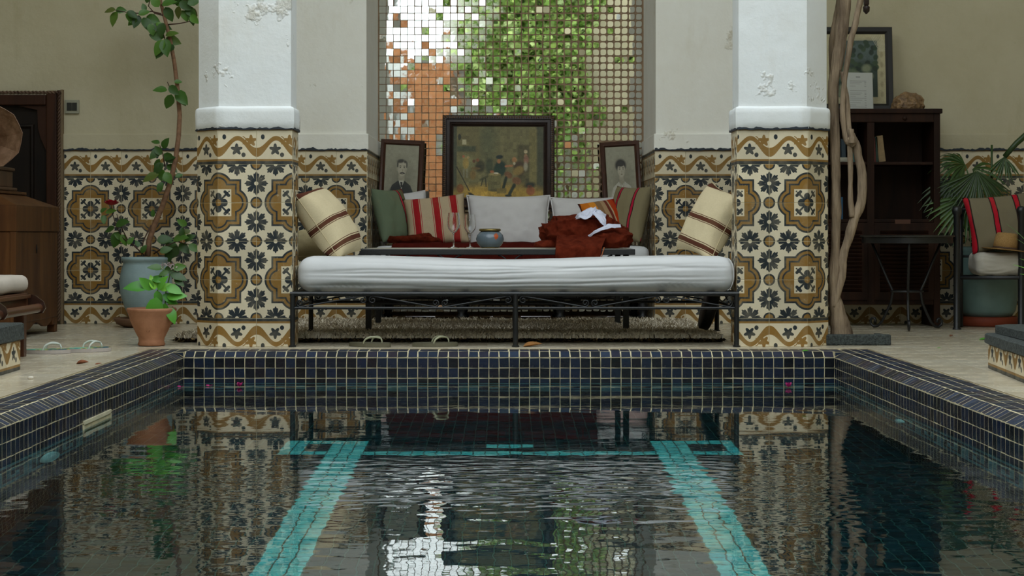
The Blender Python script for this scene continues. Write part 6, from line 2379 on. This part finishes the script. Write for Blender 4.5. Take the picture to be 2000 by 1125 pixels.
def trunk(name, pts, Y, r0, parent, wob=0.004, seed=0, dy=0.0):
    P = [W(x, y, Y + dy * i / len(pts)) for i, (x, y, *_) in enumerate(pts)]
    R = [(p[2] if len(p) > 2 else r0) * 0.5 * Y / F for p in pts]
    fine, rad = [], []
    for i in range(len(P) - 1):
        for q in range(5):
            f = q / 5
            p0, p1, p2, p3 = P[max(i - 1, 0)], P[i], P[i + 1], P[min(i + 2, len(P) - 1)]
            fine.append(0.5 * ((2 * p1) + (p2 - p0) * f + (2 * p0 - 5 * p1 + 4 * p2 - p3) * f * f + (3 * p1 - p0 - 3 * p2 + p3) * f ** 3))
            rad.append((R[i] + (R[i + 1] - R[i]) * f) * (1 + 0.14 * fbm(i + f, seed, 2)))
    fine.append(P[-1])
    rad.append(R[-1])
    mb = MB().tube(fine, rad, 14)
    mb.v = [(v[0] + wob * fbm(v[0] * 60, v[1] * 60, v[2] * 9 + seed), v[1] + wob * fbm(v[0] * 60 + 5, v[1] * 60, v[2] * 9), v[2]) for v in mb.v]
    return obj(name, mb, M_BARK, parent)


trunk('stem', [(1646, 664, 52), (1643, 645, 42), (1636, 615, 31), (1632, 590, 26), (1629, 560, 21), (1631, 500, 19), (1632, 440, 18), (1633, 380, 19), (1632, 320, 18), (1630, 260, 19), (1628, 210, 20), (1627, 170, 20), (1634, 130, 22), (1640, 90, 24), (1645, 50, 25), (1649, 10, 26), (1650, -40, 27), (1652, -200, 27), (1648, -420, 26), (1660, -700, 24), (1655, -1000, 22)], 9.33, 20, vt, seed=1)
trunk('stem', [(1630, 600, 12), (1637, 568, 14), (1645, 535, 15), (1646, 505, 16), (1656, 470, 17), (1668, 430, 18), (1682, 395, 19), (1684, 350, 18), (1677, 310, 16), (1670, 280, 15), (1663, 262, 14)], 9.31, 16, vt, seed=4)
trunk('stem', [(1664, 424, 12), (1661, 390, 10), (1661, 340, 10), (1660, 290, 10), (1657, 240, 11), (1655, 200, 10), (1648, 160, 9), (1645, 140, 8)], 9.30, 10, vt, seed=6)
trunk('stem', [(1664, 282, 13), (1654, 275, 11), (1648, 250, 10), (1646, 210, 10), (1649, 165, 10), (1655, 120, 11), (1663, 75, 12), (1673, 35, 12), (1682, -10, 12), (1690, -50, 12), (1702, -200, 12), (1690, -420, 11), (1700, -700, 10)], 9.29, 11, vt, seed=9)
trunk('stem', [(1626, 160, 9), (1623, 110, 10), (1628, 60, 12), (1636, 20, 12), (1640, -30, 12), (1638, -250, 12), (1646, -600, 10)], 9.42, 11, vt, seed=12)
trunk('cut_stub', [(1664, 280, 14), (1664, 268, 12), (1662, 256, 11), (1662, 252, 9)], 9.27, 12, vt, seed=15)
bm = bmesh.new()
bmesh.ops.create_icosphere(bm, subdivisions=3, radius=1)
bc = W(1664, 276, 9.285)
for v in bm.verts:
    k = 1 + 0.3 * fbm(v.co.x * 1.5, v.co.y * 1.5, v.co.z * 1.5)
    v.co = Vector((bc.x + v.co.x * 0.026 * k, bc.y + v.co.y * 0.024 * k, bc.z + v.co.z * 0.028 * k))
obj('burl', MB().bm(bm), M_BARK, vt)
vb = thing('kerb_block', 'black stone kerb round the foot of the vine', 'kerb', (1.84, 9.25, 0))
mb = MB().box((1.665, 9.2, 0.0), (2.02, 9.25, 0.058), 0.008)
mb.v = [(v[0] + 0.003 * fbm(v[0] * 20, v[2] * 20, 1), v[1] + 0.003 * fbm(v[0] * 30, v[2] * 30, 4), v[2]) for v in mb.v]
obj('front_stone', mb, M_SLATE, vb, False)
obj('side_stone', MB().box((1.985, 9.25, 0.0), (2.02, 9.48, 0.05), 0.006), M_SLATE, vb, False)
obj('earth', MB().box((1.70, 9.25, 0.0), (1.985, 9.46, 0.04), 0.008), simple('reddish_earth', '5b4232', 0.95, var=0.3, scale=40, bump=0.8), vb, False)
hl = thing('hanging_lantern', 'dark wooden lantern end hanging at the top beside the vine', 'lantern', W(1692, 20, 9.8))
lc = W(1692, 10, 9.8)
obj('body', MB().box((lc.x - 0.014, lc.y - 0.014, lc.z + 0.0), (lc.x + 0.014, lc.y + 0.014, lc.z + 0.09), 0.003), M_DKWOOD, hl, False, auto=30)
obj('finial', MB().lathe([(0.004, -0.05), (0.008, -0.045), (0.018, -0.035), (0.02, -0.012), (0.01, 0.0)], lc, 12), M_DKWOOD, hl)
obj('chain', MB().tube([lc + Vector((0, 0, 0.09)), Vector((lc.x, lc.y, HW))], 0.003, 6), M_IRON, hl)

# round iron table
tcx, tcy, tr_, tz = 2.45, 10.72, 0.285, 0.572
it = thing('iron_side_table', 'round black iron table on three scrolled legs before the bookcase', 'table', (tcx, tcy, 0))
obj('table_top', MB().lathe([(tr_ - 0.01, -0.006), (tr_, -0.004), (tr_, 0.004), (tr_ - 0.004, 0.006), (0.001, 0.006)], (tcx, tcy, tz), 56), simple('dark_table_top', '2b2a26', 0.35, var=0.3), it, True, auto=40)
obj('apron_ring', MB().lathe([(tr_ - 0.025, -0.042), (tr_ - 0.012, -0.042), (tr_ - 0.012, -0.006), (tr_ - 0.025, -0.006)], (tcx, tcy, tz), 56), M_IRON, it, True, auto=40)
obj('joint_ring', MB().tube([(tcx + 0.095 * math.cos(a), tcy + 0.095 * math.sin(a), 0.235) for a in [2 * PI * k / 28 for k in range(29)]], 0.006, 8), M_IRON, it)
for ang in (-100, 20, 140):
    a = math.radians(ang)
    prof = [(0.24, tz - 0.04), (0.20, 0.45), (0.13, 0.3), (0.095, 0.235), (0.11, 0.16), (0.145, 0.09), (0.17, 0.045), (0.20, 0.016), (0.225, 0.012), (0.245, 0.026), (0.25, 0.048), (0.238, 0.064), (0.22, 0.062), (0.212, 0.048), (0.222, 0.04)]
    obj('leg', MB().tube([(tcx + r * math.cos(a), tcy + r * math.sin(a), z) for r, z in prof], 0.0085, 8), M_IRON, it)

# iron bench with cushion
bn = thing('iron_bench', 'black tubular iron bench with a white seat cushion at the right edge', 'bench', (3.2, 11.0, 0))
PXS = (2.76, 3.155, 3.60)
for x in PXS:
    obj('front_post', MB().lathe([(0.028, 0.0), (0.02, 0.012), (0.02, 0.70), (0.027, 0.712), (0.03, 0.73), (0.024, 0.748), (0.012, 0.756)], (x, 10.74, 0.001), 18), M_IRON, bn, True, auto=45)
for x in (2.845, 3.60):
    obj('rear_post', MB().tube([(x, 10.99, 0.001), (x, 10.99, 0.80)], 0.018, 14), M_IRON, bn)
    obj('arm_rail', MB().tube([(2.76 if x < 3 else x, 10.74, 0.70), (x, 10.99, 0.72)], 0.013, 12), M_IRON, bn)
for nm, y, z, r in (('seat_rail', 10.74, 0.318, 0.012), ('rear_seat_rail', 10.99, 0.318, 0.012), ('rear_arm_rail', 10.99, 0.445, 0.008)):
    obj(nm, MB().tube([(2.76 if y < 10.9 else 2.845, y, z), (3.60, y, z)], r, 12), M_IRON, bn)
obj('back_rail', MB().tube([(2.845, 10.99, 0.74), (3.60, 10.99, 0.74)], 0.014, 12), M_IRON, bn)
for k in range(6):
    x = 2.82 + k * 0.13
    obj('seat_slat', MB().box((x, 10.75, 0.318), (x + 0.04, 10.98, 0.326)), M_IRON, bn, False)


def seat_fn(p, n):
    return p + Vector((0.004 * fbm(p.x * 9, p.y * 9, p.z * 20), -0.01 * abs(fbm(p.x * 5, p.z * 26, 2)) if p.y < 0 else 0, 0.006 * fbm(p.x * 7, p.y * 7, 6)))


obj('seat_cushion', MB().rbox(0.70, 0.25, 0.145, 0.05, (60, 24, 20), seat_fn, (3.235, 10.865, 0.402)), simple('crumpled_white_cotton', 'b5b0a4', 0.9, var=0.06, bump=0.2, bscale=200), bn)
pst = [(-0.3, '78705a')]
for c in (-0.2, -0.045, 0.105, 0.24):
    pst += [(c - 0.02, BK), (c - 0.013, 'b3152b'), (c + 0.013, BK), (c + 0.02, '78705a')]
m_pb = fabric_stripes('olive_wool_red_bands', pst, 0.6, 0.5, 0.06)
cushion('olive woven cushion with red and black bands on the iron bench', Vector((3.075, 10.90, 0.655)), (1, 0.06, 0.09), (0.03, -0.95, 0.28), 0.43, 0.37, 0.12, m_pb, None, seed=14, group=None)

# straw hat on the bench
hb = Vector((3.075, 10.80, 0.484))
sh = thing('straw_hat', 'straw hat lying on the bench cushion', 'hat', hb)
m_st = Mat('woven_straw', 0.8, spec=0.2)
wv = m_st.noise(1, 2, 0.5, m_st.scaled((160, 160, 420)))
m_st.color(m_st.mix(m_st.rng(wv, 0.3, 0.7), lin('8a6a3e'), lin('b08c58')))
m_st.bump(wv, 0.6, 0.003)
Mhat = Matrix.Translation(hb) @ Matrix.Rotation(math.radians(6), 4, 'Y')
obj('brim', MB().lathe([(0.075, 0.004), (0.11, 0.0), (0.145, 0.003), (0.146, 0.006), (0.11, 0.004), (0.075, 0.009)], n=40), m_st.m, sh, True, Mhat)
obj('crown', MB().lathe([(0.078, 0.004), (0.074, 0.05), (0.066, 0.095), (0.055, 0.108), (0.03, 0.104), (0.001, 0.098)], n=40), m_st.m, sh, True, Mhat)
obj('hat_band', MB().lathe([(0.079, 0.006), (0.0785, 0.02), (0.077, 0.02), (0.077, 0.006)], n=40), simple('brown_hat_band', '4a3420', 0.7), sh, True, Mhat)

# fan palm in a teal pot behind the bench
fp = thing('potted_fan_palm', 'fan palm in a big teal pot behind the iron bench', 'potted plant', (3.03, 11.15, 0))
fc = (3.07, 11.19, 0.0)
obj('pot', MB().lathe([(0.15, 0.062), (0.175, 0.10), (0.187, 0.18), (0.19, 0.27), (0.187, 0.38), (0.183, 0.45), (0.192, 0.46), (0.194, 0.50), (0.187, 0.505), (0.18, 0.48)], fc, 44), simple('teal_pottery', '6f8a86', 0.45, var=0.15), fp)
obj('saucer', MB().lathe([(0.18, 0.001), (0.19, 0.01), (0.192, 0.055), (0.18, 0.061)], fc, 40), simple('red_terracotta', '7d3318', 0.7), fp)
obj('soil', MB().lathe([(0.001, 0.47), (0.19, 0.47), (0.001, 0.48)], fc, 20), M_SOIL, fp)
M_PALM = leaf_mat('palm_leaf', [(0, lin('253a14')), (0.5, lin('375320')), (1, lin('4b6a28'))], 0.4)
M_PALMB = leaf_mat('bright_palm_leaf', [(0, lin('4f8a35')), (1, lin('78ae4a'))], 0.4)


def fan(parent, c, mid, nrm, R, spread, n, mat, stalk=None, droop=0.35):
    c, mid, nrm = Vector(c), Vector(mid).normalized(), Vector(nrm).normalized()
    side = mid.cross(nrm).normalized()
    nrm = side.cross(mid)
    mb = MB()
    for k in range(n):
        a = math.radians(spread) * (k / (n - 1) - 0.5)
        d = mid * math.cos(a) + side * math.sin(a)
        L = R * (0.72 + 0.28 * math.cos(a * 0.8)) * random.uniform(0.92, 1.06)
        wd = R * math.radians(spread) / n * 0.62
        s = d.cross(nrm).normalized()
        vs = []
        seg = 6
        for i in range(seg + 1):
            t = i / seg
            w_ = wd * (min(1, t * 1.8 + 0.08) if t < 0.6 else max(0.03, (1 - t) / 0.4))
            p = c + d * (L * t) + Vector((0, 0, -1)) * (droop * L * t ** 2.5) + nrm * (0.02 * math.sin(k * 2.1) * t)
            vs += [p + s * w_ / 2 + nrm * w_ * 0.3, p, p - s * w_ / 2 + nrm * w_ * 0.3]
        fs = []
        for i in range(seg):
            q = i * 3
            fs += [(q, q + 1, q + 4, q + 3), (q + 1, q + 2, q + 5, q + 4)]
        mb.add(vs, fs)
    fr = obj('frond', mb, mat, parent)
    if stalk:
        obj('stalk', MB().tube([stalk, (Vector(stalk) + c) / 2 + Vector((0, 0, 0.06)), c], [0.008, 0.006, 0.004], 6), mat, parent)


root = Vector((3.07, 11.19, 0.48))
fan(fp, W(1908, 335, 11.0), (-0.08, -0.2, -1), (0.05, -0.95, 0.2), 0.30, 130, 22, M_PALM, root, 0.05)
fan(fp, W(1885, 322, 11.15), (-0.75, -0.1, 0.25), (0.1, -0.6, 0.7), 0.25, 150, 18, M_PALM, root, 0.45)
fan(fp, W(1900, 330, 11.2), (0.9, -0.1, -0.25), (0.0, -0.6, 0.7), 0.24, 120, 14, M_PALM, root, 0.3)
fan(fp, W(1962, 306, 10.9), (-0.1, -0.2, -0.8), (0.05, -0.9, 0.3), 0.16, 90, 10, M_PALM, None, 0.1)
obj('stalk', MB().tube([W(1962, 306, 10.9), W(1985, 280, 10.9), W(2010, 258, 10.9), W(2040, 240, 10.95)], [0.016, 0.018, 0.02, 0.02], 8), M_PALM, fp)
fan(fp, W(1890, 385, 11.05), (-0.55, -0.15, -0.85), (0.0, -0.9, 0.4), 0.30, 110, 16, M_PALM, root, 0.15)
fan(fp, W(1868, 350, 11.12), (-0.35, -0.2, -0.7), (-0.3, -0.9, 0.4), 0.26, 120, 14, M_PALM, root, 0.3)
obj('stalk', MB().tube([W(1936, 425, 11.25), W(1937, 360, 11.25), W(1937, 283, 11.25)], [0.008, 0.008, 0.007], 6), M_PALM, fp)

# young palm growing in the right plinth, tips reaching into the picture
yp = thing('young_palm', 'bright green spiky palm leaves reaching in at the right picture edge', 'plant', (2.32, 7.3, 0.19))
for px, py, a, L in ((1965, 437, 0, 0.35), (1985, 466, 0, 0.3), (1978, 517, 0, 0.33), (1992, 535, 0, 0.25), (2010, 400, 0, 0.3), (1992, 505, 0, 0.28)):
    tipp = W(px, py, 7.1 + random.uniform(-0.15, 0.15))
    b = Vector((2.32, 7.3, 0.2)) + Vector((random.uniform(-0.03, 0.03), random.uniform(-0.03, 0.03), 0))
    mid = (b + tipp) / 2 + Vector((0.06, 0, 0.10))
    P = [b.lerp(mid, t).lerp(mid.lerp(tipp, t), t) for t in [i / 12 for i in range(13)]]
    vs, fs = [], []
    for i, p in enumerate(P):
        tg = (P[min(i + 1, 12)] - P[max(i - 1, 0)]).normalized()
        s = tg.cross(Vector((0, -0.5, 0.8))).normalized()
        w_ = 0.022 * math.sin(PI * min(0.98, 0.12 + i / 12 * 0.88)) + 0.001
        vs += [p + s * w_ / 2, p - Vector((0, 0, w_ * 0.25)), p - s * w_ / 2]
    for i in range(12):
        q = i * 3
        fs += [(q, q + 1, q + 4, q + 3), (q + 1, q + 2, q + 5, q + 4)]
    obj('leaf', MB().add(vs, fs), M_PALMB, yp)
